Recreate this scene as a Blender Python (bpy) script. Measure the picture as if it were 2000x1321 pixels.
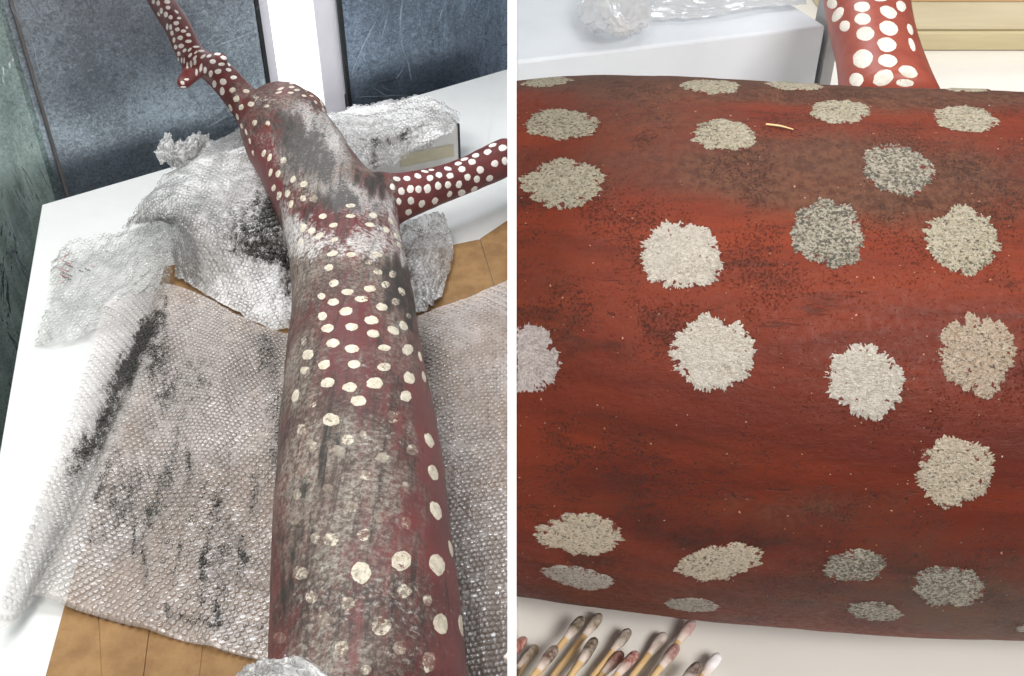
import bpy, bmesh, math, random
import numpy as np
from mathutils import Vector, Matrix
from mathutils.bvhtree import BVHTree

random.seed(7)
rng = np.random.default_rng(7)
for o in list(bpy.data.objects):
    bpy.data.objects.remove(o)
S = bpy.context.scene
COL = S.collection

# ------------------------------------------------------------------ camera
PITCH = math.radians(36.38)      # looking down
TL = 0.75                        # left table top
CZ = TL + 1.03                   # camera height
TR = CZ - 0.336                  # right table top
FPX = 2000.0
cd = bpy.data.cameras.new('camera')
cd.sensor_width = 36.0
cd.lens = 36.0
cd.clip_start = 0.01
cd.clip_end = 60
cam = bpy.data.objects.new('camera', cd)
COL.objects.link(cam)
cam.location = (0, 0, CZ)
cam.rotation_euler = (math.pi / 2 - PITCH, 0, 0)
S.camera = cam

# ------------------------------------------------------------------ world, lamps, exposure
W = bpy.data.worlds.new('World')
S.world = W
W.use_nodes = True
W.node_tree.nodes['Background'].inputs[0].default_value = (0.85, 0.93, 1.0, 1)
W.node_tree.nodes['Background'].inputs[1].default_value = 0.30
S.view_settings.view_transform = 'Standard'
S.view_settings.look = 'None'
S.view_settings.exposure = 0.0
S.view_settings.gamma = 1.0


def area(name, loc, target, size, power, color):
    l = bpy.data.lights.new(name, 'AREA')
    l.shape = 'RECTANGLE'
    l.size, l.size_y = size
    l.energy = power
    l.color = color
    o = bpy.data.objects.new(name, l)
    COL.objects.link(o)
    o.location = loc
    d = Vector(target) - Vector(loc)
    o.rotation_euler = d.to_track_quat('-Z', 'Y').to_euler()
    return o


area('ceiling_lamp', (-0.9, 0.5, 2.75), (-0.5, 1.5, TL), (1.3, 0.8), 36, (1.0, 0.96, 0.91))
area('rear_ceiling_lamp', (-0.6, 2.1, 2.7), (-0.45, 1.5, TL), (1.2, 0.5), 25, (0.93, 0.96, 1.0))
area('bench_lamp', (0.45, 0.95, CZ + 0.95), (0.22, 0.35, TR + 0.1), (0.9, 0.6), 5.0, (0.98, 0.985, 1.0))
area('bench_front_fill', (0.42, -0.46, CZ + 0.51), (0.25, 0.28, TR), (0.5, 0.3), 13.5, (1.0, 0.96, 0.92))  # added fill light, brightens the bench strip under the pole

# ------------------------------------------------------------------ pixel helpers (photo pixels -> points in the place)
RIGHT = np.array([1.0, 0, 0])
UP = np.array([0, math.sin(PITCH), math.cos(PITCH)])
FWD = np.array([0, math.cos(PITCH), -math.sin(PITCH)])
CAMP = np.array([0, 0, CZ])


def rdir(px, py):
    return FWD + RIGHT * ((px - 1000) / FPX) - UP * ((py - 660.5) / FPX)


def P(px, py, h=0.0, base=TL):
    d = rdir(px, py)
    t = (base + h - CZ) / d[2]
    return CAMP + d * t


def Dp(px, py, depth):
    return CAMP + rdir(px, py) * depth


def depth_of(p):
    return float(np.dot(np.asarray(p) - CAMP, FWD))


def proj(V):
    V = np.asarray(V) - CAMP
    z = V @ FWD
    return 1000 + FPX * (V @ RIGHT) / z, 660.5 - FPX * (V @ UP) / z


# ------------------------------------------------------------------ node helpers
class NT:
    def __init__(self, name):
        self.m = bpy.data.materials.new(name)
        self.m.use_nodes = True
        self.t = self.m.node_tree
        self.t.nodes.clear()
        self.out = self.t.nodes.new('ShaderNodeOutputMaterial')

    def n(self, kind, **kw):
        nd = self.t.nodes.new('ShaderNode' + kind)
        for k, v in kw.items():
            setattr(nd, k, v)
        return nd

    def set(self, sock, v):
        if hasattr(v, 'is_linked') or isinstance(v, bpy.types.NodeSocket):
            self.t.links.new(v, sock)
        else:
            if isinstance(v, (tuple, list)) and len(v) == 3 and sock.type == 'RGBA':
                v = (*v, 1)
            sock.default_value = v

    def coord(self, scale=(1, 1, 1), which='Object'):
        tc = self.n('TexCoord')
        mp = self.n('Mapping')
        self.t.links.new(tc.outputs[which], mp.inputs[0])
        mp.inputs['Scale'].default_value = scale
        return mp.outputs[0]

    def noise(self, vec, scale, detail=4, rough=0.6, dist=0.0):
        nd = self.n('TexNoise')
        self.set(nd.inputs['Vector'], vec)
        nd.inputs['Scale'].default_value = scale
        nd.inputs['Detail'].default_value = detail
        nd.inputs['Roughness'].default_value = rough
        nd.inputs['Distortion'].default_value = dist
        return nd.outputs[0]

    def cn(self, v, k=2.3):
        return self.math('ADD', self.math('MULTIPLY', self.math('SUBTRACT', v, 0.5), k), 0.5, True)

    def voro(self, vec, scale, feature='F1', out=0):
        nd = self.n('TexVoronoi')
        nd.feature = feature
        self.set(nd.inputs['Vector'], vec)
        nd.inputs['Scale'].default_value = scale
        return nd.outputs[out]

    def ramp(self, v, a, b, lo=0.0, hi=1.0, smooth=True):
        nd = self.n('MapRange')
        if smooth:
            nd.interpolation_type = 'SMOOTHSTEP'
        self.set(nd.inputs['Value'], v)
        nd.inputs['From Min'].default_value = a
        nd.inputs['From Max'].default_value = b
        nd.inputs['To Min'].default_value = lo
        nd.inputs['To Max'].default_value = hi
        return nd.outputs[0]

    def math(self, op, a, b=0.0, clamp=False):
        nd = self.n('Math', operation=op)
        nd.use_clamp = clamp
        self.set(nd.inputs[0], a)
        self.set(nd.inputs[1], b)
        return nd.outputs[0]

    def mix(self, f, a, b, blend='MIX'):
        nd = self.n('MixRGB', blend_type=blend)
        self.set(nd.inputs[0], f)
        self.set(nd.inputs[1], a)
        self.set(nd.inputs[2], b)
        return nd.outputs[0]

    def attr(self, name, out='Fac'):
        nd = self.n('Attribute')
        nd.attribute_name = name
        return nd.outputs[out]

    def bump(self, h, strength=0.3, dist=0.002, normal=None):
        nd = self.n('Bump')
        nd.inputs['Strength'].default_value = strength
        nd.inputs['Distance'].default_value = dist
        self.set(nd.inputs['Height'], h)
        if normal is not None:
            self.set(nd.inputs['Normal'], normal)
        return nd.outputs[0]

    def principled(self, color, rough=0.5, metal=0.0, normal=None, spec=None, trans=None):
        nd = self.n('BsdfPrincipled')
        self.set(nd.inputs['Base Color'], color)
        self.set(nd.inputs['Roughness'], rough)
        self.set(nd.inputs['Metallic'], metal)
        if spec is not None:
            self.set(nd.inputs['Specular IOR Level'], spec)
        if normal is not None:
            self.set(nd.inputs['Normal'], normal)
        return nd.outputs[0]

    def mixs(self, f, a, b):
        nd = self.n('MixShader')
        self.set(nd.inputs[0], f)
        self.t.links.new(a, nd.inputs[1])
        self.t.links.new(b, nd.inputs[2])
        return nd.outputs[0]

    def done(self, sh):
        self.t.links.new(sh, self.out.inputs[0])
        return self.m


def srgb(r, g, b):
    f = lambda c: (c / 255 / 12.92) if c / 255 <= 0.04045 else ((c / 255 + 0.055) / 1.055) ** 2.4
    return (f(r), f(g), f(b), 1)


# ------------------------------------------------------------------ mesh helpers
def tag(o, label=None, cat=None, group=None, kind=None):
    if label: o['label'] = label
    if cat: o['category'] = cat
    if group: o['group'] = group
    if kind: o['kind'] = kind
    return o


def empty(name, loc=(0, 0, 0)):
    o = bpy.data.objects.new(name, None)
    COL.objects.link(o)
    o.location = loc
    o.empty_display_size = 0.05
    return o


def mk(name, verts, faces, mat, parent=None, smooth=True, attrs=None, world_parent=True):
    """one mesh object; verts are world coordinates"""
    verts = np.asarray(verts, dtype=float)
    me = bpy.data.meshes.new(name)
    me.from_pydata(verts.tolist(), [], faces if isinstance(faces, list) else faces.tolist())
    if smooth:
        me.polygons.foreach_set('use_smooth', [True] * len(me.polygons))
    me.materials.append(mat)
    if attrs:
        set_attrs(me, attrs)
    me.update()
    o = bpy.data.objects.new(name, me)
    COL.objects.link(o)
    if parent is not None:
        o.parent = parent
        m = Matrix.Translation(parent.location) if parent.parent is None else Matrix.Identity(4)
        loc = Vector((0, 0, 0))
        q = parent
        while q is not None:
            loc += q.location
            q = q.parent
        o.location = -loc
    return o


def set_attrs(me, attrs):
    for k, v in attrs.items():
        v = np.asarray(v, dtype=np.float32)
        if v.ndim == 1:
            a = me.attributes.new(k, 'FLOAT', 'POINT')
            a.data.foreach_set('value', v)
        else:
            if v.shape[1] == 3:
                v = np.c_[v, np.ones(len(v), np.float32)]
            a = me.attributes.new(k, 'FLOAT_COLOR', 'POINT')
            a.data.foreach_set('color', v.astype(np.float32).ravel())


def prism(name, poly, z0, z1, mat, parent=None, bevel=0.0):
    """vertical prism from a plan polygon (list of xy)"""
    bm = bmesh.new()
    vb = [bm.verts.new((p[0], p[1], z0)) for p in poly]
    vt = [bm.verts.new((p[0], p[1], z1)) for p in poly]
    n = len(poly)
    bm.faces.new(vt)
    bm.faces.new(vb[::-1])
    for i in range(n):
        bm.faces.new((vb[i], vb[(i + 1) % n], vt[(i + 1) % n], vt[i]))
    bmesh.ops.recalc_face_normals(bm, faces=bm.faces)
    if bevel:
        bmesh.ops.bevel(bm, geom=list(bm.edges), offset=bevel, segments=2, affect='EDGES', profile=0.5)
    return bmobj(name, bm, mat, parent)


def bmobj(name, bm, mat, parent=None, smooth=False):
    me = bpy.data.meshes.new(name)
    bm.to_mesh(me)
    bm.free()
    me.materials.append(mat)
    if smooth:
        me.polygons.foreach_set('use_smooth', [True] * len(me.polygons))
    o = bpy.data.objects.new(name, me)
    COL.objects.link(o)
    if parent is not None:
        o.parent = parent
        loc = Vector((0, 0, 0))
        q = parent
        while q is not None:
            loc += q.location
            q = q.parent
        o.location = -loc
    return o


def slab(name, p0, p1, z0, z1, thick, mat, parent=None, bevel=0.0, side=1):
    """vertical board between plan points p0,p1"""
    p0 = np.array(p0[:2]); p1 = np.array(p1[:2])
    d = (p1 - p0) / np.linalg.norm(p1 - p0)
    nrm = np.array([-d[1], d[0]]) * side
    return prism(name, [p0, p1, p1 + nrm * thick, p0 + nrm * thick], z0, z1, mat, parent, bevel)


def catmull(pts, n):
    """pts (k,d) -> (n,d) smooth through all points"""
    pts = np.asarray(pts, float)
    k = len(pts)
    t = np.linspace(0, k - 1, n)
    i = np.clip(np.floor(t).astype(int), 0, k - 2)
    f = (t - i)[:, None]
    p = lambda j: pts[np.clip(j, 0, k - 1)]
    p0 = np.where((i == 0)[:, None], 2 * pts[0] - pts[1], p(i - 1))
    p3 = np.where((i == k - 2)[:, None], 2 * pts[-1] - pts[-2], p(i + 2))
    p1, p2 = p(i), p(i + 1)
    m1 = (p2 - p0) * 0.5
    m2 = (p3 - p1) * 0.5
    f2, f3 = f * f, f * f * f
    return (2 * f3 - 3 * f2 + 1) * p1 + (f3 - 2 * f2 + f) * m1 + (-2 * f3 + 3 * f2) * p2 + (f3 - f2) * m2


def tube_mesh(P3, R, n_len, n_ring, squash=None):
    """swept tube with rounded ends -> verts, faces"""
    c = catmull(np.c_[np.asarray(P3, float), np.asarray(R, float)], n_len)
    pts, r = c[:, :3], c[:, 3]
    tan = np.gradient(pts, axis=0)
    tan /= np.linalg.norm(tan, axis=1)[:, None]
    # hemispherical ends
    ca = np.linspace(math.pi / 2, 0, 7)[:-1]
    s_pts = [pts[0] - tan[0] * r[0] * 0.35 * math.sin(a) for a in ca]
    s_r = [r[0] * max(math.cos(a), 0.02) for a in ca]
    e_pts = [pts[-1] + tan[-1] * r[-1] * 0.35 * math.sin(a) for a in ca[::-1]]
    e_r = [r[-1] * max(math.cos(a), 0.02) for a in ca[::-1]]
    pts = np.vstack([s_pts, pts, e_pts])
    r = np.concatenate([s_r, r, e_r])
    tan = np.vstack([[tan[0]] * len(ca), tan, [tan[-1]] * len(ca)])
    up = np.array([0.13, 0.2, 1.0])
    V = []
    for q, t, rr in zip(pts, tan, r):
        a = np.cross(t, up); a /= np.linalg.norm(a)
        b = np.cross(a, t)
        ang = np.linspace(0, 2 * math.pi, n_ring, endpoint=False)
        V.append(q + rr * (np.cos(ang)[:, None] * a + np.sin(ang)[:, None] * b))
    m = len(pts)
    V = np.vstack(V)
    F = []
    for i in range(m - 1):
        for j in range(n_ring):
            j2 = (j + 1) % n_ring
            F.append((i * n_ring + j, i * n_ring + j2, (i + 1) * n_ring + j2, (i + 1) * n_ring + j))
    F.append(tuple(range(n_ring))[::-1])
    F.append(tuple((m - 1) * n_ring + j for j in range(n_ring)))
    return V, F


# cheap value noise in numpy (for outlines and wrinkles)
class VN:
    def __init__(self, seed):
        self.g = np.random.default_rng(seed).random((64, 64))

    def __call__(self, x, y, octv=4, gain=0.55):
        x = np.asarray(x, float); y = np.asarray(y, float)
        s = np.zeros(np.broadcast(x, y).shape); a = 1.0; tot = 0
        for k in range(octv):
            xi = np.floor(x).astype(int); yi = np.floor(y).astype(int)
            fx = x - xi; fy = y - yi
            fx = fx * fx * (3 - 2 * fx); fy = fy * fy * (3 - 2 * fy)
            g = self.g
            v = (g[xi % 64, yi % 64] * (1 - fx) * (1 - fy) + g[(xi + 1) % 64, yi % 64] * fx * (1 - fy)
                 + g[xi % 64, (yi + 1) % 64] * (1 - fx) * fy + g[(xi + 1) % 64, (yi + 1) % 64] * fx * fy)
            s += a * v; tot += a
            a *= gain; x = x * 2.03 + 11.3; y = y * 2.03 + 5.7
        return s / tot


vn = VN(3)


def blobs(px, py, lst):
    """sum of soft ellipses given in photo pixels: (cx,cy,rx,ry,rot,strength)"""
    s = np.zeros_like(px, dtype=float)
    for cx, cy, rx, ry, rot, st in lst:
        c, sn = math.cos(math.radians(rot)), math.sin(math.radians(rot))
        dx, dy = px - cx, py - cy
        u = (dx * c + dy * sn) / rx
        v = (-dx * sn + dy * c) / ry
        d = np.sqrt(u * u + v * v)
        s += st * np.exp(-np.maximum(d - 0.15, 0) ** 2 * 1.15)
    return s


# ------------------------------------------------------------------ materials
def mat_white_top():
    m = NT('white_laminate')
    c = m.coord()
    n1 = m.noise(c, 3.0, 5)
    n2 = m.noise(c, 45.0, 3)
    sp = m.ramp(m.noise(c, 160, 2), 0.72, 0.78)
    col = m.mix(m.ramp(n1, 0.3, 0.7), srgb(218, 219, 217), srgb(208, 210, 209))
    col = m.mix(m.math('MULTIPLY', sp, 0.25), col, srgb(150, 145, 138))
    smu = m.ramp(m.noise(m.coord((1, 0.35, 1)), 6, 5, 0.7, 1.2), 0.56, 0.76)
    col = m.mix(m.math('MULTIPLY', smu, 0.16), col, srgb(160, 156, 148))
    return m.done(m.principled(col, m.ramp(n2, 0.2, 0.8, 0.32, 0.46), normal=m.bump(n2, 0.03, 0.001)))


def mat_plain(name, rgb, rough=0.6, nscale=20, var=0.08, bump=0.05):
    m = NT(name)
    c = m.coord()
    n = m.noise(c, nscale, 5)
    d = tuple(x * (1 - 2.2 * var) for x in rgb[:3]) + (1,)
    col = m.mix(m.ramp(n, 0.3, 0.7), d, rgb)
    return m.done(m.principled(col, rough, normal=m.bump(n, bump, 0.002)))


def mat_metal(name, tint):
    m = NT(name)
    c = m.coord()
    w = m.noise(c, 55, 3, 0.65, 1.2)
    sp = m.voro(c, 95)
    blot = m.noise(c, 2.6, 4, 0.6)
    spang = m.noise(c, 85, 4, 0.7, 2.0)
    f = m.ramp(m.math('ADD', m.math('MULTIPLY', spang, 0.7), m.math('MULTIPLY', blot, 0.5)), 0.48, 0.74)
    a = tuple(x * 0.40 for x in tint) + (1,)
    b = tuple(x * 1.0 for x in tint) + (1,)
    col = m.mix(f, a, b)
    flecks = m.ramp(m.noise(c, 60, 3, 0.6, 1.0), 0.34, 0.42)
    col = m.mix(m.math('MULTIPLY', m.math('SUBTRACT', 1.0, flecks), 0.45), col, tuple(x * 0.22 for x in tint) + (1,))
    rough = m.ramp(spang, 0.25, 0.75, 0.42, 0.30)
    return m.done(m.principled(col, rough, 0.92, normal=m.bump(w, 0.06, 0.002)))


def mat_film():
    m = NT('clear_film')
    c = m.coord((1, 1, 0.35))
    w = m.noise(c, 9, 4, 0.6, 2.5)
    nb = m.bump(w, 0.6, 0.02)
    tr = m.n('BsdfTransparent'); tr.inputs[0].default_value = (0.97, 0.985, 0.98, 1)
    gl = m.n('BsdfGlossy'); gl.inputs['Roughness'].default_value = 0.08
    m.set(gl.inputs['Normal'], nb)
    fr = m.n('Fresnel'); fr.inputs[0].default_value = 1.35
    m.set(fr.inputs['Normal'], nb)
    return m.done(m.mixs(m.math('MULTIPLY', fr.outputs[0], 0.8, True), tr.outputs[0], gl.outputs[0]))


def mat_wrap(name, base_op, white, rim, dirt=(0.02, 0.018, 0.015, 1), haze=(0.86, 0.85, 0.84, 1), bubble=False, gloss=1.1, trans=0.3):
    """thin polythene: see-through, milky, glossy; 'stain' attribute carries the black mould"""
    m = NT(name)
    c = m.coord()
    lw = m.n('LayerWeight'); lw.inputs[0].default_value = 0.4
    fr = m.n('Fresnel'); fr.inputs[0].default_value = 1.5
    gl = m.n('BsdfGlossy'); gl.inputs['Roughness'].default_value = 0.10 if bubble else 0.16
    if not bubble:
        nb = m.bump(m.noise(c, 70, 3, 0.6, 1.5), 0.35, 0.004)
        for nd in (lw, fr, gl):
            m.set(nd.inputs['Normal'], nb)
        op = m.math('ADD', m.math('MULTIPLY', m.ramp(m.noise(c, 7, 3), 0.35, 0.66), white), base_op)
    else:
        op = base_op + white * 0.5
    op = m.math('ADD', m.math('MULTIPLY', lw.outputs['Facing'], rim), op, True)
    tr = m.n('BsdfTransparent'); tr.inputs[0].default_value = (0.985, 0.98, 0.975, 1)
    df = m.n('BsdfDiffuse'); m.set(df.inputs[0], haze)
    tl = m.n('BsdfTranslucent'); m.set(tl.inputs[0], haze)
    milky = m.mixs(trans, df.outputs[0], tl.outputs[0])
    body = m.mixs(op, tr.outputs[0], milky)
    body = m.mixs(m.math('MULTIPLY', fr.outputs[0], gloss, True), body, gl.outputs[0])
    st = m.attr('stain')
    cs = m.coord((1.0, 0.6, 1.0))
    n1 = m.noise(cs, 85, 3, 0.6, 0.6)
    nz = m.math('ADD', m.math('MULTIPLY', m.cn(n1, 2.6), 0.40), m.math('MULTIPLY', m.cn(m.noise(cs, 480, 3, 0.75, 0.4), 3.2), 0.60))
    k = m.ramp(m.math('SUBTRACT', nz, m.math('SUBTRACT', 1.0, m.math('MULTIPLY', st, 0.78))), -0.03, 0.06)
    k = m.math('MULTIPLY', k, m.ramp(st, 0.02, 0.15), True)
    soft = m.math('MULTIPLY', m.math('MULTIPLY', st, m.cn(n1, 2.0)), 0.75, True)
    body = m.mixs(soft, body, m.principled((0.15, 0.12, 0.10, 1), 0.6))
    return m.done(m.mixs(k, body, m.principled(dirt, 0.7)))


def grime_color(m, base_red, is_spot):
    """shared paint, grime and mould of the long sculpture; masks come from the 'st' attribute"""
    st = m.n('Attribute'); st.attribute_name = 'st'
    sep = m.n('SeparateColor'); m.t.links.new(st.outputs['Color'], sep.inputs[0])
    wv, bk, gr = sep.outputs[0], sep.outputs[1], sep.outputs[2]
    imp = st.outputs['Alpha']
    c = m.coord()
    cs = m.coord((1.0, 0.06, 1.0))
    streak0 = m.noise(cs, 105, 6, 0.72, 0.5)
    streak = m.cn(streak0, 2.6)
    fine0 = m.noise(c, 165, 4, 0.78)
    fine = m.cn(fine0, 2.9)
    mid = m.cn(m.noise(c, 42, 6, 0.74, 0.7), 2.5)
    big = m.cn(m.noise(c, 11, 4, 0.62), 2.2)
    # grey-brown film of grime
    light = m.mix(m.ramp(fine, 0.1, 0.9), srgb(86, 77, 68), srgb(142, 133, 122))
    dark = m.mix(m.ramp(fine, 0.1, 0.9), srgb(50, 38, 35), srgb(92, 73, 66))
    tilt = m.math('ADD', m.math('MULTIPLY', gr, 0.9), m.math('MULTIPLY', m.math('SUBTRACT', big, 0.5), 0.9))
    gcol = m.mix(m.ramp(tilt, 0.30, 0.95), dark, light)
    gcol = m.mix(m.ramp(streak, 0.45, 0.95, 0, 0.9), gcol, srgb(46, 37, 32))
    gcol = m.mix(m.ramp(streak, 0.28, 0.02, 0, 0.55), gcol, srgb(176, 168, 158))
    gn = m.math('ADD', m.math('MULTIPLY', streak, 0.55), m.math('ADD', m.math('MULTIPLY', mid, 0.30), m.math('MULTIPLY', fine, 0.15)))
    gm = m.ramp(m.math('SUBTRACT', gn, m.math('SUBTRACT', 1.0, gr)), -0.22, 0.30)
    base = base_red
    if is_spot:
        cov = m.attr('cover')
        sn = m.math('ADD', m.math('MULTIPLY', mid, 0.5), m.math('MULTIPLY', fine, 0.5))
        vis = m.ramp(m.math('SUBTRACT', sn, m.math('SUBTRACT', m.math('MULTIPLY', cov, 1.12), 0.06)), -0.06, 0.06)
        base = m.mix(vis, srgb(112, 60, 54), base_red)
        keep = m.math('SUBTRACT', 1.0, m.math('MULTIPLY', vis, 0.78))
        gm = m.math('MULTIPLY', gm, keep)
        bk = m.math('MULTIPLY', bk, 0.72)
        wv = m.math('MULTIPLY', wv, 0.6)
    col = m.mix(m.math('MULTIPLY', gm, 0.9), base, gcol)
    # white mould bloom
    wn = m.math('ADD', m.math('MULTIPLY', mid, 0.45), m.math('MULTIPLY', fine, 0.55))
    wm = m.ramp(m.math('SUBTRACT', wn, m.math('SUBTRACT', 1.05, m.math('MULTIPLY', wv, 0.85))), -0.22, 0.42)
    col = m.mix(m.math('MULTIPLY', wm, 0.85), col, m.mix(m.ramp(fine, 0.2, 0.8), srgb(170, 166, 162), srgb(226, 223, 220)))
    pw = m.math('MULTIPLY', m.ramp(gr, 0.35, 0.85), m.ramp(m.math('ADD', m.math('MULTIPLY', fine, 0.6), m.math('MULTIPLY', big, 0.4)), 0.45, 0.95))
    if is_spot:
        pw = m.math('MULTIPLY', pw, 0.4)
    col = m.mix(m.math('MULTIPLY', pw, 0.55), col, srgb(168, 164, 154))
    # black mould, streaky and speckled
    bn = m.math('ADD', m.math('MULTIPLY', m.math('ADD', m.math('MULTIPLY', streak, 0.4), m.math('MULTIPLY', mid, 0.6)), 0.48), m.math('MULTIPLY', fine, 0.52))
    bm_ = m.ramp(m.math('SUBTRACT', bn, m.math('SUBTRACT', 1.0, m.math('MULTIPLY', bk, 0.68))), -0.05, 0.12)
    col = m.mix(m.math('MULTIPLY', bm_, 0.88), col, srgb(32, 30, 26))
    # ring prints left by the bubbles
    vd = m.voro(c, 78)
    ring = m.math('MULTIPLY', m.ramp(vd, 0.30, 0.42), m.ramp(vd, 0.62, 0.48))
    rk = m.math('MULTIPLY', m.math('MULTIPLY', ring, imp), m.ramp(mid, 0.25, 0.6), True)
    col = m.mix(m.math('MULTIPLY', rk, 0.75), col, srgb(52, 44, 40))
    spk = m.ramp(fine, 0.02, 0.14, 1, 0)
    col = m.mix(m.math('MULTIPLY', spk, 0.45), col, srgb(48, 38, 34))
    if is_spot:
        col = m.mix(m.math('MULTIPLY', m.math('SUBTRACT', 1.0, vis), m.ramp(m.math('ADD', m.math('MULTIPLY', mid, 0.6), m.math('MULTIPLY', streak, 0.4)), 0.25, 0.85, 0.0, 0.5)), col, srgb(206, 195, 176))
    nb = m.bump(fine0, 0.30, 0.002, m.bump(streak0, 0.22, 0.004))
    ro = m.ramp(gm, 0, 1, 0.44, 0.64)
    return col, nb, ro


def mat_trunk():
    m = NT('trunk_paint')
    c = m.coord()
    red = m.mix(m.ramp(m.noise(c, 14, 5), 0.3, 0.7), srgb(90, 37, 36), srgb(112, 48, 46))
    col, nb, ro = grime_color(m, red, False)
    return m.done(m.principled(col, ro, normal=nb))


def mat_spot():
    m = NT('cream_spot_paint')
    c = m.coord()
    cr = m.mix(m.ramp(m.noise(c, 120, 4), 0.35, 0.7), srgb(228, 219, 200), srgb(196, 184, 162))
    wc = m.attr('clean')
    cr = m.mix(wc, cr, srgb(236, 233, 229))
    col, nb, ro = grime_color(m, cr, True)
    return m.done(m.principled(col, 0.7, normal=nb))


def mat_pole():
    m = NT('red_ochre_paint')
    c = m.coord()
    cx = m.coord((0.14, 1, 1))
    grain = m.noise(cx, 260, 6, 0.7, 0.5)
    grain2 = m.noise(cx, 70, 5, 0.65, 0.8)
    big = m.noise(cx, 17, 5, 0.6, 0.6)
    fine = m.noise(c, 420, 4, 0.65)
    mid = m.noise(c, 60, 6, 0.7, 0.5)
    dust = m.attr('dust')
    col = m.mix(m.ramp(big, 0.32, 0.68), srgb(75, 26, 17), srgb(115, 45, 22))
    col = m.mix(m.math('MULTIPLY', m.ramp(grain, 0.5, 0.74), 0.45), col, srgb(66, 23, 15))
    col = m.mix(m.math('MULTIPLY', m.ramp(grain2, 0.5, 0.74), 0.5), col, srgb(58, 25, 17))
    d = m.math('MULTIPLY', m.ramp(m.math('ADD', dust, m.math('MULTIPLY', m.math('SUBTRACT', mid, 0.5), 1.1)), 0.12, 1.0), 0.74)
    col = m.mix(d, col, m.mix(m.ramp(fine, 0.35, 0.65), srgb(62, 44, 33), srgb(94, 68, 52)))
    cl = m.ramp(m.noise(c, 45, 4, 0.6), 0.42, 0.62)
    v = m.noise(c, 1300, 4, 0.65, 0.3)
    sp = m.ramp(m.math('ADD', v, m.math('MULTIPLY', cl, 0.11)), 0.60, 0.76)
    v2 = m.noise(cx, 520, 3, 0.65, 0.5)
    sp2 = m.math('MULTIPLY', m.ramp(m.math('ADD', v2, m.math('MULTIPLY', m.ramp(m.noise(cx, 34, 3), 0.48, 0.68), 0.13)), 0.70, 0.82), 0.6)
    v3 = m.noise(c, 330, 2, 0.5, 0.5)
    sp3 = m.math('MULTIPLY', m.ramp(m.math('ADD', v3, m.math('MULTIPLY', cl, 0.04)), 0.71, 0.80), 0.85)
    smg = m.math('MULTIPLY', m.ramp(m.math('ADD', m.cn(m.noise(cx, 55, 5, 0.7, 1.0), 2.0), m.math('MULTIPLY', cl, 0.25)), 0.68, 1.1), 0.55)
    col = m.mix(smg, col, srgb(48, 27, 20))
    spk = m.math('MAXIMUM', sp, m.math('MAXIMUM', sp2, sp3))
    col = m.mix(m.math('MULTIPLY', spk, 0.78), col, srgb(44, 26, 20))
    lt = m.ramp(m.noise(c, 640, 1, 0.5), 0.775, 0.80)
    col = m.mix(m.math('MULTIPLY', lt, 0.55), col, srgb(205, 150, 120))
    h = m.math('ADD', m.math('MULTIPLY', grain, 0.45), m.math('ADD', m.math('MULTIPLY', fine, 0.6), m.math('MULTIPLY', spk, -0.5)))
    nb = m.bump(h, 0.55, 0.0010)
    ro = m.ramp(fine, 0.3, 0.7, 0.46, 0.68)
    return m.done(m.principled(col, ro, normal=nb, spec=0.22))


def mat_thick_spot():
    m = NT('thick_white_spot_paint')
    c = m.coord()
    tone = m.n('Attribute'); tone.attribute_name = 'tone'
    dirt = tone.outputs['Alpha']
    ca = m.coord((0.8, 1, 1))
    fine = m.cn(m.noise(ca, 1500, 4, 0.75, 0.6), 2.4)
    mid = m.noise(ca, 620, 4, 0.72, 0.8)
    pat = m.noise(c, 80, 4, 0.65)
    lo = m.mix(1.0, tone.outputs['Color'], (0.56, 0.52, 0.46, 1), 'MULTIPLY')
    hi = m.mix(0.5, tone.outputs['Color'], srgb(244, 236, 220))
    cr = m.math('ADD', m.math('MULTIPLY', fine, 0.55), m.math('MULTIPLY', m.cn(mid, 2.2), 0.45))
    col = m.mix(m.ramp(cr, 0.16, 0.70), lo, hi)
    col = m.mix(m.ramp(pat, 0.40, 0.66, 0, 0.3), col, tone.outputs['Color'])
    bkn = m.math('ADD', m.math('MULTIPLY', m.cn(m.noise(ca, 1150, 3, 0.7, 0.5), 2.6), 0.62), m.math('ADD', m.math('MULTIPLY', m.cn(mid, 2.4), 0.24), m.math('MULTIPLY', m.cn(pat, 2.2), 0.14)))
    k = m.ramp(m.math('SUBTRACT', bkn, m.math('SUBTRACT', 0.94, m.math('MULTIPLY', dirt, 0.58))), -0.06, 0.16)
    col = m.mix(m.math('MULTIPLY', k, 0.8), col, srgb(50, 43, 34))
    col = m.mix(1.0, col, (1.0, 0.98, 0.95, 1), 'MULTIPLY')
    hole = m.ramp(m.noise(c, 430, 3, 0.6), 0.70, 0.74)
    edge = m.attr('edge')
    hole = m.ramp(m.math('ADD', m.noise(c, 430, 3, 0.6), m.math('MULTIPLY', edge, 0.17)), 0.70, 0.74)
    col = m.mix(hole, col, srgb(128, 56, 42))
    h = m.math('ADD', m.math('MULTIPLY', fine, 0.8), mid)
    return m.done(m.principled(col, 0.75, normal=m.bump(h, 0.9, 0.0016)))


def mat_branch():
    m = NT('branch_paint')
    c = m.coord()
    n = m.noise(c, 60, 4)
    col = m.mix(m.ramp(n, 0.3, 0.7), srgb(140, 58, 42), srgb(160, 76, 58))
    return m.done(m.principled(col, 0.45, normal=m.bump(n, 0.1, 0.002)))


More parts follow.
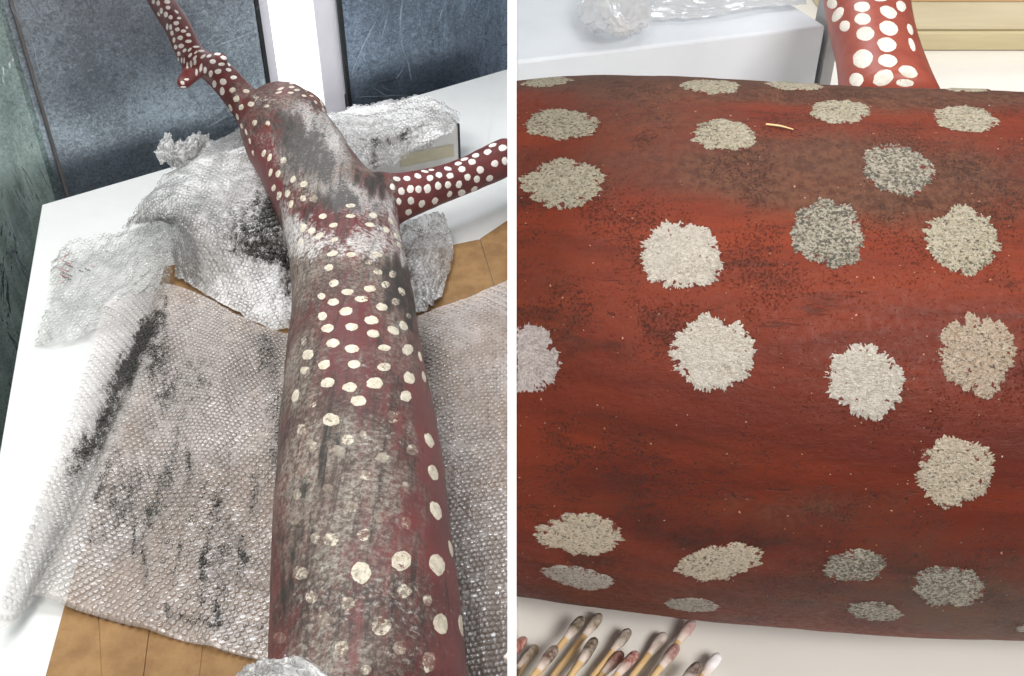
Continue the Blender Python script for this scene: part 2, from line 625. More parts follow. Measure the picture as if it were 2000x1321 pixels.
def mat_card():
    m = NT('corrugated_cardboard')
    c = m.coord()
    w = m.n('TexWave'); w.bands_direction = 'X'
    m.set(w.inputs['Vector'], c)
    w.inputs['Scale'].default_value = 60
    w.inputs['Distortion'].default_value = 1.0
    n = m.noise(c, 26, 6, 0.65)
    f = m.noise(c, 400, 3)
    col = m.mix(m.ramp(n, 0.3, 0.7), srgb(126, 93, 56), srgb(150, 116, 74))
    col = m.mix(m.math('MULTIPLY', m.ramp(f, 0.55, 0.75), 0.3), col, srgb(118, 84, 48))
    return m.done(m.principled(col, 0.8, normal=m.bump(m.math('ADD', n, m.math('MULTIPLY', w.outputs[0], 0.3)), 0.2, 0.002)))


def mat_wood(name, a, b):
    m = NT(name)
    c = m.coord((0.6, 6, 6))
    n = m.noise(c, 12, 6, 0.6, 1.0)
    col = m.mix(m.ramp(n, 0.3, 0.7), a, b)
    return m.done(m.principled(col, 0.6, normal=m.bump(n, 0.1, 0.001)))


def mat_emit(name, rgb, s):
    m = NT(name)
    e = m.n('Emission')
    e.inputs[0].default_value = rgb
    e.inputs[1].default_value = s
    return m.done(e.outputs[0])


def mat_swab_tip():
    m = NT('swab_cotton')
    c = m.coord()
    t = m.n('Attribute'); t.attribute_name = 'tip'
    n = m.noise(c, 500, 4)
    col = m.mix(m.math('MULTIPLY', m.ramp(n, 0.35, 0.7), 0.4), t.outputs['Color'], srgb(225, 215, 208))
    return m.done(m.principled(col, 0.9, normal=m.bump(n, 0.6, 0.001)))


M = dict(
    top=mat_white_top(),
    bench=mat_plain('bench_laminate', srgb(233, 230, 223), 0.45, 14, 0.02, 0.02),
    metal_a=mat_metal('galvanised_sheet', (0.62, 0.72, 0.82)),
    metal_b=mat_metal('galvanised_sheet_blue', (0.40, 0.50, 0.64)),
    metal_c=mat_metal('galvanised_sheet_green', (0.52, 0.68, 0.66)),
    film=mat_film(),
    wrap=mat_wrap('bubble_wrap_film', 0.27, 0.30, 0.12, haze=(0.95, 0.89, 0.86, 1)),
    bub=mat_wrap('bubble_wrap_bubbles', 0.0, 0.05, 0.38, haze=(0.98, 0.95, 0.93, 1), bubble=True, gloss=1.2),
    wrapw=mat_wrap('white_bubble_wrap_film', 0.24, 0.58, 0.1, haze=(0.98, 0.98, 0.985, 1), gloss=0.45, trans=0.2),
    bubw=mat_wrap('white_bubble_wrap_bubbles', 0.0, 0.05, 0.30, haze=(0.99, 0.99, 0.99, 1), bubble=True, gloss=0.9),
    clear=mat_wrap('clear_bubble_wrap_film', 0.06, 0.12, 0.14, haze=(0.96, 0.97, 0.965, 1), gloss=0.8),
    clearb=mat_wrap('clear_bubble_wrap_bubbles', 0.0, 0.04, 0.26, haze=(0.96, 0.975, 0.97, 1), bubble=True, gloss=0.9),
    milky=mat_wrap('milky_plastic', 0.55, 0.25, 0.2, haze=(0.95, 0.95, 0.96, 1), gloss=0.35),
    trunk=mat_trunk(), spot=mat_spot(), pole=mat_pole(), tspot=mat_thick_spot(), branch=mat_branch(),
    card=mat_card(),
    box=mat_plain('white_box_board', srgb(226, 225, 222), 0.6, 18, 0.03),
    boxblue=mat_plain('light_tinted_box_board', srgb(224, 229, 234), 0.5, 18, 0.03),  # bluish cast of the light put into the board colour
    black=mat_plain('black_edge_tape', srgb(28, 28, 32), 0.5),
    tape=mat_plain('beige_tape', srgb(206, 198, 172), 0.4, 40, 0.05),
    board=mat_plain('white_gutter_board', srgb(248, 248, 248), 0.7, 10, 0.0, 0.0),
    jamb=mat_plain('white_frame_paint', srgb(232, 230, 238), 0.5, 15, 0.03),
    floor=mat_plain('dark_floor', srgb(34, 40, 52), 0.55, 8, 0.15),
    wall=mat_plain('grey_wall', srgb(150, 150, 145), 0.8, 6, 0.06),
    strip=mat_plain('copper_strip', srgb(96, 92, 92), 0.5),
    wood1=mat_wood('pale_plank', srgb(202, 189, 158), srgb(214, 202, 172)),
    wood2=mat_wood('tan_plank', srgb(190, 176, 140), srgb(206, 192, 156)),
    wood3=mat_wood('orange_plank', srgb(200, 160, 110), srgb(214, 180, 130)),
    stick=mat_wood('swab_stick', srgb(206, 170, 118), srgb(224, 194, 146)),
    tip=mat_swab_tip(),
    pane=mat_emit('lit_opening', (0.97, 0.98, 1.0, 1), 2.6),
    red_ink=mat_plain('red_ink', srgb(205, 92, 88), 0.6),
    black_ink=mat_plain('black_ink', srgb(26, 26, 30), 0.6),
    label=mat_plain('paper_label', srgb(226, 226, 224), 0.6, 60, 0.04),
    steel=mat_plain('table_leg_paint', srgb(170, 170, 170), 0.4),
)

# ------------------------------------------------------------------ setting: floor, metal walls, lit opening
fl = prism('floor', [(-2.6, -1.2), (2.4, -1.2), (2.4, 4.2), (-2.6, 4.2)], -0.05, 0.0, M['floor'])
tag(fl, kind='structure')

A = P(82, 400)
B = P(991, 135)
tdir = (B - A)[:2]; tdir /= np.linalg.norm(tdir)
tn = np.array([-tdir[1], tdir[0]])            # away from the camera
if tn[1] < 0: tn = -tn
Lp = P(0, 880)
ldir = (Lp - A)[:2]; ldir /= np.linalg.norm(ldir)

WOFF = 0.10
W0 = A[:2] + tn * WOFF


def on_wall(px, py, off=0.0):
    d = rdir(px, py)
    t = np.dot(W0 + tn * off - CAMP[:2], tn) / np.dot(d[:2], tn)
    return CAMP + d * t


def sw(px, py, off=0.0):
    return float(np.dot(on_wall(px, py, off)[:2] - W0, tdir))


def wp(s, off=0.0):
    return W0 + tdir * s + tn * off


s_corner = sw(112, 370)
s1, s2 = sw(526, 178), sw(683, 203)
ZW0, ZW1 = 0.02, 2.35
TH = 0.004


def wall_panel(name, sa, sb, mat, label, cat='metal sheet'):
    root = empty(name, (*wp((sa + sb) / 2), 0.0))
    slab('sheet', wp(sa), wp(sb), 0.0, ZW1, TH, mat, root, side=1 if np.dot(tn, np.array([-tdir[1], tdir[0]])) > 0 else -1)
    tag(root, label, cat)
    return root


def film_on(root, p0, p1, z0, z1, off_vec, mat, seed, nx=60, nz=60, amp=0.006):
    """wrinkled clear film a few mm in front of a sheet"""
    p0 = np.array(p0); p1 = np.array(p1)
    u, v = np.meshgrid(np.linspace(0, 1, nx), np.linspace(0, 1, nz))
    v2 = VN(seed)
    w = v2(u * 7 + v * 3, v * 2.2 + u * 1.5, 4)
    XY = p0 + (p1 - p0) * u[..., None] + off_vec * (0.006 + amp * w)[..., None]
    Vv = np.dstack([XY, (z0 + (z1 - z0) * v)[..., None]]).reshape(-1, 3)
    F = [(j * nx + i, j * nx + i + 1, (j + 1) * nx + i + 1, (j + 1) * nx + i) for j in range(nz - 1) for i in range(nx - 1)]
    return mk('plastic_film', Vv, F, mat, root)


def crease_strip(pts, r):
    V, F = tube_mesh(pts, [r * 0.3] + [r] * (len(pts) - 2) + [r * 0.3], 14, 5)
    return V, F


def creases(root, mapper, segs, mat, name='film_crease'):
    """fine raised creases of the film; mapper(px,py) -> point on the sheet"""
    Vs, Fs, k = [], [], 0
    for (x0, y0, x1, y1, r) in segs:
        n = 4
        pts = []
        for i in range(n):
            t = i / (n - 1)
            jx = random.uniform(-2.5, 2.5) if 0 < i < n - 1 else 0
            pts.append(mapper(x0 + (x1 - x0) * t + jx, y0 + (y1 - y0) * t))
        V, F = crease_strip(pts, r)
        Vs.append(V)
        Fs += [tuple(a + k for a in f) for f in F]
        k += len(V)
    o = mk(name, np.vstack(Vs), Fs, mat, root)
    tag(o, kind='stuff')
    return o


def mat_milky_film(name, tint, amount):
    m = NT(name)
    c = m.coord((1, 1, 0.16))
    n = m.noise(c, 16, 5, 0.7, 1.6)
    w = m.noise(m.coord((1, 1, 0.35)), 9, 3, 0.6, 2.5)
    nb = m.bump(w, 0.6, 0.02)
    tr = m.n('BsdfTransparent')
    df = m.n('BsdfDiffuse'); df.inputs[0].default_value = tint
    b = m.mixs(m.math('MULTIPLY', m.ramp(n, 0.12, 0.88), amount), tr.outputs[0], df.outputs[0])
    gl = m.n('BsdfGlossy'); gl.inputs['Roughness'].default_value = 0.08
    m.set(gl.inputs['Normal'], nb)
    fr = m.n('Fresnel'); fr.inputs[0].default_value = 1.35
    m.set(fr.inputs['Normal'], nb)
    return m.done(m.mixs(m.math('MULTIPLY', fr.outputs[0], 0.8, True), b, gl.outputs[0]))


M['film_green'] = mat_milky_film('hazy_green_film', (0.60, 0.74, 0.68, 1), 0.40)
M['film_haze'] = mat_milky_film('hazy_film', (0.66, 0.78, 0.90, 1), 0.05)
m_ = NT('film_crease_gloss')
M['crease'] = m_.done(m_.mixs(0.17, m_.n('BsdfTransparent').outputs[0], m_.principled(srgb(190, 205, 215), 0.2)))

wl = wall_panel('metal_wall_sheet', s_corner, s1, M['metal_a'], 'blue-grey galvanised metal sheet left of the bright opening, behind the white table')
film_on(wl, wp(s_corner + 0.02), wp(s1 - 0.01), 0.3, 2.3, -tn, M['film_haze'], 5)
seg = []
for i in range(7):
    x = random.uniform(330, 500); y = random.uniform(10, 240)
    a = random.uniform(-0.5, 0.9); L = random.uniform(15, 60)
    seg.append((x, y, x + L * math.cos(a), y - L * math.sin(a), random.uniform(0.0005, 0.0011)))
for (x0, y0, x1, y1) in [(20, 8, 38, 45), (55, 5, 70, 28), (80, 195, 115, 300), (60, 70, 85, 160), (410, 95, 500, 60), (405, 250, 445, 225)]:
    seg.append((x0, y0, x1, y1, 0.0012))
creases(wl, lambda x, y: on_wall(x, y, -0.014), seg, M['crease'])

wr_ = wall_panel('metal_wall_sheet', s2, sw(991, 100) - 0.0, M['metal_b'], 'dark blue galvanised metal sheet right of the bright opening with wrinkled clear film')
film_on(wr_, wp(s2 + 0.01), wp(sw(991, 100) - 0.01), 0.3, 2.3, -tn, M['film_haze'], 9)
seg = [(787, 0, 782, 60, .0022), (782, 60, 792, 110, .002), (792, 110, 804, 160, .0015), (735, 40, 690, 135, .0018), (760, 20, 745, 80, .0012),
       (700, 50, 682, 100, .001), (728, 172, 758, 190, .001), (745, 170, 765, 178, .0009), (770, 165, 790, 130, .0009), (870, 10, 850, 50, .0008),
       (930, 60, 935, 72, .0008), (965, 80, 985, 86, .0009), (690, 190, 800, 186, .0007), (905, 20, 900, 45, .0008), (955, 10, 948, 40, .0008)]
for i in range(14):
    x = random.uniform(690, 980); y = random.uniform(5, 120)
    a = random.uniform(0.6, 2.4); L = random.uniform(8, 30)
    seg.append((x, y, x + L * math.cos(a), y - L * math.sin(a), random.uniform(0.0004, 0.0008)))
creases(wr_, lambda x, y: on_wall(x, y, -0.014), seg, M['crease'])


def wall_text(root, txt, px, py, size):
    cu = bpy.data.curves.new('print', 'FONT')
    cu.body = txt
    cu.size = size
    cu.extrude = 0.0002
    to = bpy.data.objects.new('tmp', cu)
    COL.objects.link(to)
    bpy.context.view_layer.update()
    me = bpy.data.meshes.new_from_object(to.evaluated_get(bpy.context.evaluated_depsgraph_get()))
    bpy.data.objects.remove(to)
    o = bpy.data.objects.new('printed_mark', me)
    COL.objects.link(o)
    me.materials.clear(); me.materials.append(M['black_ink'])
    p = on_wall(px, py, -0.020)
    X = Vector((-tdir[0], -tdir[1], 0)); Y = Vector((0, 0, -1)); Z = Vector((-tn[0], -tn[1], 0))
    mt = Matrix((X, Y, Z)).transposed().to_4x4()
    mt.translation = Vector(p)
    o.parent = root
    mt.translation -= root.location
    o.matrix_local = mt
    return o


wall_text(wr_, 'Multiflex Saver', 778, 152, 0.0105)
wall_text(wr_, 'Saver', 992, 84, 0.0105)
wall_text(wl, 'Saver', 458, 226, 0.0105)

# black edges beside the opening
for sname, s, lab in (('edge_trim', s1, 'thin black edge strip on the left side of the bright opening'), ('edge_trim', s2, 'thin black edge strip on the right side of the bright opening')):
    o = slab(sname, wp(s - 0.005, -0.003), wp(s + 0.005, -0.003), 0.0, ZW1, 0.010, M['black'])
    tag(o, lab, 'trim')

# lit opening: pane with two white jambs
win = empty('bright_opening', (*wp((s1 + s2) / 2, 0.06), 0))
sa, sb = s1 + 0.006, s2 - 0.006
wj = s2 - s1
slab('jamb', wp(sa, 0.012), wp(sa + wj * 0.13, 0.012), 0, ZW1, 0.03, M['jamb'], win)
slab('jamb', wp(sb - wj * 0.27, 0.012), wp(sb, 0.012), 0, ZW1, 0.03, M['jamb'], win)
slab('light_pane', wp(sa + wj * 0.131, 0.030), wp(sb - wj * 0.271, 0.030), 0.45, ZW1, 0.006, M['pane'], win)
slab('sill_board', wp(sa + wj * 0.131, 0.024), wp(sb - wj * 0.271, 0.024), 0.0, 0.448, 0.02, M['jamb'], win)
tag(win, 'brilliant white lit opening with white jambs between two metal sheets', 'opening')

# left wall
C0 = wp(s_corner, -0.003)
adir = (A[:2] + np.array([-0.10, -0.02])) - C0; adir /= np.linalg.norm(adir)
ldir_t = ldir
ldir = adir
C1 = C0 + ldir * 1.2
lw_n = np.array([-ldir[1], ldir[0]])
if np.dot(lw_n, np.array([1.0, -0.2])) < 0: lw_n = -lw_n      # towards the table
left = empty('metal_side_sheet', (*((C0 + C1) / 2), 0))
sd = 1 if np.dot(np.array([-ldir[1], ldir[0]]), -lw_n) > 0 else -1
slab('sheet', C0, C1, 0, ZW1, TH, M['metal_c'], left, side=sd)
film_on(left, C0 + ldir * 0.02, C1 - ldir * 0.02, 0.2, 2.3, lw_n, M['film_green'], 13, amp=0.012)


def on_left(px, py, off=0.012):
    d = rdir(px, py)
    q = C0 + lw_n * off
    t = np.dot(q - CAMP[:2], lw_n) / np.dot(d[:2], lw_n)
    return CAMP + d * t


seg = []
for i in range(34):
    x = random.uniform(0, 60); y = random.uniform(150 + x * 3, 700)
    L = random.uniform(20, 110)
    a = random.uniform(1.0, 1.3)
    if x + L * math.cos(a) > 110 or y > 250 + 0: pass
    x1 = x + L * math.cos(a); y1 = y + L * math.sin(a)
    lim = 82 - (y1 - 400) * 0.17 if y1 > 400 else 30 + (y1 - 110) * 0.28
    if x1 < lim: seg.append((x, y, x1, y1, random.uniform(0.0006, 0.0014)))
if seg: creases(left, on_left, seg, M['crease'])
tag(left, 'dark green-blue metal side sheet left of the table with streaky clear film', 'metal sheet')
cs_ = slab('corner_strip', wp(s_corner + 0.012, -0.012), wp(s_corner + 0.018, -0.012), 0, ZW1, 0.010, M['strip'])
tag(cs_, 'narrow grey strip down the corner where two metal sheets meet', 'strip')

# ------------------------------------------------------------------ left table
ldir = ldir_t
far = A[:2] + tdir * ((-0.0025 - A[0]) / tdir[0])
near_l = A[:2] + ldir * 1.55
tb = empty('work_table', (-0.5, 1.3, 0))
poly = [A[:2], near_l, np.array([-0.0025, near_l[1]]), far]
prism('table_top', poly, TL - 0.03, TL, M['top'], tb, bevel=0.002)
for q in poly:
    c = np.mean(poly, axis=0)
    q2 = q + (c - q) / np.linalg.norm(c - q) * 0.12
    prism('leg', [q2 + np.array(k) * 0.02 for k in ((-1, -1), (1, -1), (1, 1), (-1, 1))], 0, TL - 0.03, M['steel'], tb)
tag(tb, 'large white work table carrying the long spotted sculpture', 'table')

# added board whose front edge forms the white gutter between the two views
yz = lambda d, u: (d * math.cos(PITCH) + u * math.sin(PITCH), CZ - d * math.sin(PITCH) + u * math.cos(PITCH))
dn = 0.28
prof = [yz(dn, -0.115), yz(dn, 0.115), (0.60, CZ + 0.10), (3.05, CZ + 0.10), (3.05, 0.0), (yz(dn, -0.115)[0], 0.0)]
bm = bmesh.new()
va = [bm.verts.new((-0.00119, y, z)) for y, z in prof]
vb = [bm.verts.new((0.00119, y, z)) for y, z in prof]
bm.faces.new(va[::-1]); bm.faces.new(vb)
for i in range(len(prof)):
    j = (i + 1) % len(prof)
    bm.faces.new((va[i], va[j], vb[j], vb[i]))
bmesh.ops.recalc_face_normals(bm, faces=bm.faces)
dv = bmobj('gutter_board', bm, M['board'])
tag(dv, 'added thin white board seen edge-on as the gutter between the two bench views', 'divider')

# ------------------------------------------------------------------ cardboard under the wrap
cb = empty('cardboard_sheet', tuple(P(600, 900, 0)))


def cpoly(px, h):
    out = []
    for (x, y) in px:
        p = P(x, y, h)
        out.append((min(p[0], -0.004), p[1]))
    return out


def shrink(poly, d):
    c = np.mean(np.array(poly), axis=0)
    return [tuple(np.array(p) + (c - np.array(p)) / np.linalg.norm(c - np.array(p)) * d) for p in poly]


strips = [
    [(62, 1420), (128, 1175), (322, 520), (372, 512), (192, 1200), (204, 1420)],
    [(204, 1420), (192, 1200), (372, 512), (440, 505), (291, 1237), (268, 1420)],
    [(268, 1420), (291, 1237), (440, 505), (520, 500), (396, 1266), (378, 1420)],
    [(378, 1420), (396, 1266), (520, 500), (700, 492), (700, 1420)],
    [(700, 1420), (700, 492), (870, 482), (886, 478), (937, 467), (998, 660), (998, 1420)],
    [(937, 467), (960, 452), (998, 428), (998, 660)],
]
for i, st in enumerate(strips):
    prism('panel', shrink(cpoly(st, 0.003), 0.0012), TL + 0.0005, TL + 0.0035 + 0.0012 * (i % 2), M['card'], cb, bevel=0.0006)
tag(cb, 'brown flattened cardboard with fold lines lying under the bubble wrap', 'cardboard')

# ------------------------------------------------------------------ white boxes under the shoulder
def box_on(name, front_r, front_l, depth, hgt, mat, label):
    p0 = P(*front_l)[:2]; p1 = P(*front_r)[:2]
    d = (p1 - p0) / np.linalg.norm(p1 - p0)
    n = np.array([-d[1], d[0]])
    if n[1] < 0: n = -n
    root = empty(name, (*((p0 + p1) / 2 + n * depth / 2), TL))
    prism('carton', [p0, p1, p1 + n * depth, p0 + n * depth], TL + 0.0005, TL + hgt, mat, root, bevel=0.0015)
    tag(root, label, 'box')
    return root, p0, p1, n, d


BH = 0.095
b2, q0, q1, qn, qd = box_on('white_box', (897, 322), (655, 372), 0.17, BH, M['box'], 'white box with black right edge under bubble wrap behind the spotted limb')
prism('edge_tape', [q1 - qd * 0.001 - qn * 0.0015, q1 + qd * 0.0035 - qn * 0.0015, q1 + qd * 0.0035 + qn * 0.12, q1 - qd * 0.001 + qn * 0.12], TL + 0.001, TL + BH + 0.001, M['black'], b2)
slab('tape_strip', q1 - qd * 0.012 - qn * 0.0012, q1 - qd * 0.135 - qn * 0.0012, TL + 0.024, TL + 0.052, 0.0008, M['tape'], b2)
b1, r0, r1, rn, rd = box_on('white_box', (545, 520), (372, 520), 0.30, 0.085, M['box'], 'white box under mouldy bubble wrap left of the sculpture shoulder')
prism('edge_tape', [r0 - rd * 0.004, r0 + rd * 0.018, r0 + rd * 0.018 + rn * 0.295, r0 - rd * 0.004 + rn * 0.295], TL + 0.002, TL + 0.0865, M['black'], b1)

# ------------------------------------------------------------------ the long spotted sculpture
edges = [(1420, 520, 930), (1321, 525, 914), (1200, 529, 903), (1100, 530, 892), (997, 534, 878), (900, 543, 865), (800, 549, 847), (747, 555, 836), (680, 562, 823), (613, 570, 815), (547, 570, 801), (480, 562, 787), (430, 549, 775)]
T3, TRd = [], []
for (y, l, r) in edges:
    cx, w = (l + r) / 2, (r - l)
    rad = 0.1
    for k in range(6):
        p = P(cx, y, rad + 0.014)
        rad = w * depth_of(p) / (2 * FPX) * 0.985
    T3.append(p); TRd.append(rad)
body = [(625, 372, 200, .125), (590, 310, 188, .135), (560, 262, 178, .15), (545, 232, 160, .155)]
for (x, y, w, h) in body:
    p = P(x, y, h); T3.append(p); TRd.append(w * depth_of(p) / (2 * FPX) * 0.97)
parts = [tube_mesh(T3, TRd, 120, 64)]


def tube_px(nodes, n_len, n_ring=40):
    pts = [P(x, y, h) for (x, y, w, h) in nodes]
    rad = [w * depth_of(p) / (2 * FPX) for p, (x, y, w, h) in zip(pts, nodes)]
    return tube_mesh(pts, rad, n_len, n_ring)


parts.append(tube_px([(560, 270, 150, .15), (583, 232, 118, .165), (591, 216, 100, .175), (594, 210, 92, .178)], 20))      # stump
parts.append(tube_px([(535, 255, 130, .15), (500, 222, 88, .170), (468, 190, 66, .200), (440, 157, 62, .235), (410, 132, 56, .27), (380, 116, 54, .31), (364, 92, 51, .35), (346, 52, 50, .40), (318, 8, 52, .46), (292, -35, 50, .52), (270, -70, 48, .56)], 60))
parts.append(tube_px([(408, 125, 42, .272), (432, 116, 28, .285), (438, 112, 22, .29)], 10, 24))                       # knuckle
parts.append(tube_px([(388, 125, 44, .30), (370, 148, 32, .295), (358, 162, 28, .29), (355, 166, 22, .289)], 14, 24))     # broken twig
parts.append(tube_px([(690, 415, 120, .12), (742, 395, 118, .114), (772, 387, 98, .110), (800, 379, 87, .108), (850, 364, 76, .106), (905, 345, 73, .106), (955, 323, 72, .108), (994, 303, 71, .11)], 50))
tv, tf = [], []
k = 0
for V, F in parts:
    tv.append(V); tf += [tuple(a + k for a in f) for f in F]; k += len(V)
tv = np.vstack(tv)
tv[:, 0] = np.minimum(tv[:, 0], -0.0016)
tmp = mk('tmp', tv, tf, M['trunk'])
md = tmp.modifiers.new('r', 'REMESH'); md.mode = 'VOXEL'; md.voxel_size = 0.0042; md.adaptivity = 0
md = tmp.modifiers.new('s', 'SMOOTH'); md.iterations = 9; md.factor = 0.5
bpy.context.view_layer.update()
ev = tmp.evaluated_get(bpy.context.evaluated_depsgraph_get())
me = bpy.data.meshes.new_from_object(ev)
bpy.data.objects.remove(tmp)
nv = len(me.vertices)
co = np.empty(nv * 3); me.vertices.foreach_get('co', co); co = co.reshape(-1, 3)
# hand-carved unevenness
no = np.empty(nv * 3); me.vertices.foreach_get('normal', no); no = no.reshape(-1, 3)
dspl = (vn(co[:, 0] * 9 + co[:, 2] * 7, co[:, 1] * 6, 3) - 0.5) * 0.006 + (vn(co[:, 0] * 45 + 9, co[:, 1] * 14 + co[:, 2] * 40, 3) - 0.5) * 0.0018
co = co + no * dspl[:, None]
me.vertices.foreach_set('co', co.ravel())
me.polygons.foreach_set('use_smooth', [True] * len(me.polygons))
me.materials.clear(); me.materials.append(M['trunk'])
me.update()


GREY = [(640, 1150, 120, 330, 0, .80), (700, 960, 110, 160, 0, .42), (600, 900, 60, 200, 0, .30), (585, 620, 45, 190, 0, .62), (760, 560, 75, 110, -15, .55),
        (690, 830, 45, 90, 0, .50), (560, 780, 30, 120, 0, .35), (760, 880, 55, 90, 0, .45), (650, 525, 100, 50, 0, .60), (560, 250, 110, 75, 30, .85), (640, 330, 80, 80, 40, .85),
        (690, 400, 80, 40, 0, .60), (585, 190, 60, 25, 0, .30), (800, 640, 30, 120, -10, .50), (480, 180, 30, 30, 0, .3), (760, 1230, 100, 130, 0, .42), (720, 700, 90, 80, 0, .20), (620, 750, 50, 60, 0, .2), (545, 450, 30, 70, 0, .5)]
REDHOLD = [(868, 1000, 26, 330, -3, 1.0), (838, 800, 26, 90, 0, .7), (510, 330, 35, 75, 20, .8), (550, 385, 50, 30, 20, .6), (640, 700, 60, 60, 0, .35), (710, 625, 60, 50, 0, .45), (690, 1230, 14, 130, 0, .8),
           (708, 790, 16, 90, 0, .6), (700, 1030, 16, 120, 0, .55), (800, 1010, 16, 60, 0, .5), (660, 425, 80, 22, 0, .55), (735, 1090, 60, 45, 0, .45), (455, 190, 25, 60, -30, .6), (600, 1080, 12, 30, 0, .4)]
BLACK = [(775, 555, 42, 65, -20, .85), (640, 850, 18, 60, 5, .40), (650, 745, 22, 25, 0, .35), (620, 920, 16, 50, 0, .40), (640, 930, 14, 50, 0, .36), (585, 960, 10, 60, 0, .5), (600, 315, 75, 55, 30, .42), (655, 345, 90, 50, 30, .44),
         (540, 250, 75, 50, 20, .40), (590, 225, 60, 40, 20, .40), (740, 360, 35, 25, 30, .6), (600, 415, 35, 15, -20, .55), (675, 395, 70, 18, 10, .5), (700, 460, 70, 14, 10, .4), (820, 620, 22, 70, -10, .5), (525, 400, 22, 60, -15, .45), (560, 480, 12, 60, -10, .5),
         (560, 1180, 25, 60, 0, .4), (570, 590, 20, 80, 0, .35), (700, 800, 90, 60, 0, .22), (650, 1000, 100, 200, 0, .2), (640, 520, 90, 50, 0, .28), (565, 1090, 14, 160, 0, .4)]
WHITE = [(700, 392, 80, 26, 8, .75), (725, 470, 62, 34, 15, .80), (590, 460, 34, 42, 0, .66), (560, 420, 25, 40, -20, .62), (650, 475, 60, 22, 0, .52), (620, 245, 50, 24, 30, .60), (585, 215, 60, 18, 0, .40), (560, 270, 80, 50, 0, .50), (650, 350, 80, 50, 20, .45), (600, 320, 70, 50, 20, .42), (650, 290, 30, 40, 30, .5),
         (770, 420, 14, 50, -10, .7), (790, 510, 14, 40, -15, .6), (800, 1150, 60, 80, 0, .26), (720, 1170, 80, 60, 0, .18), (800, 1270, 60, 70, 0, .26), (620, 1160, 90, 40, 0, .14), (880, 1100, 20, 220, 0, .22), (870, 800, 20, 120, 0, .30), (600, 1230, 90, 90, 0, .25),
         (690, 1000, 130, 160, 0, .20), (610, 640, 20, 90, 0, .22), (700, 720, 16, 60, 0, .28), (745, 850, 50, 60, 0, .28), (455, 175, 20, 20, 0, .2), (500, 190, 30, 14, 20, .45), (860, 640, 20, 60, 0, .3)]
IMPR = [(740, 1180, 90, 75, 0, 1.0), (590, 1190, 60, 60, 0, .9), (640, 1080, 90, 90, 0, .35), (580, 1000, 30, 90, 0, .5), (730, 930, 60, 60, 0, .35)]


def trunk_masks(V):
    px, py = proj(V)
    jx = px + (vn(px * 0.05, py * 0.012, 4) - 0.5) * 80
    jy = py + (vn(px * 0.06 + 30, py * 0.02, 4) - 0.5) * 90 * np.clip((py - 150) / 500, 0.3, 1)
    g = 0.42 + 0.42 * np.clip(blobs(jx, jy, GREY) * 0.85, 0, 1.0) - 0.34 * np.clip(blobs(jx, jy, REDHOLD), 0, 1)
    # limbs stay clean
    limb = np.clip((px - 772) / 22, 0, 1) * (py < 445) + np.clip((437 - px) / 25, 0, 1)
    g = np.clip(g, 0.05, 1) * (1 - limb)
    b = np.clip(blobs(jx, jy, BLACK) * 1.25, 0, 1) * (1 - limb)
    w = np.clip(blobs(jx, jy, WHITE) * 1.0, 0, 1) * (1 - limb)
    i = np.clip(blobs(jx, jy, IMPR), 0, 1)
    return np.c_[w, b, g, i].astype(np.float32)


set_attrs(me, {'st': trunk_masks(co)})
sc = empty('spotted_sculpture', (float(T3[2][0]), float(T3[2][1]), TL))
tr = bpy.data.objects.new('carved_body', me)
COL.objects.link(tr)
tr.parent = sc
tr.location = -sc.location
bvh = BVHTree.FromPolygons([Vector(v) for v in co], [tuple(p.vertices) for p in me.polygons])


def cast(b, px, py):
    d = Vector(rdir(px, py)).normalized()
    h = b.ray_cast(Vector(CAMP), d)
    if h[0] is not None and h[1].dot(d) > 0:
        return h[0], -h[1]
    return h[0], h[1]


def Z(zoom, lst):
    ox, oy, sc_ = zoom
    out = []
    for t in lst:
        x, y, w, h = t[:4]
        r = t[4] if len(t) > 4 else 0
        cov = t[5] if len(t) > 5 else 0
        out.append((ox + x / sc_, oy + y / sc_, w / sc_, h / sc_, r, cov))
    return out


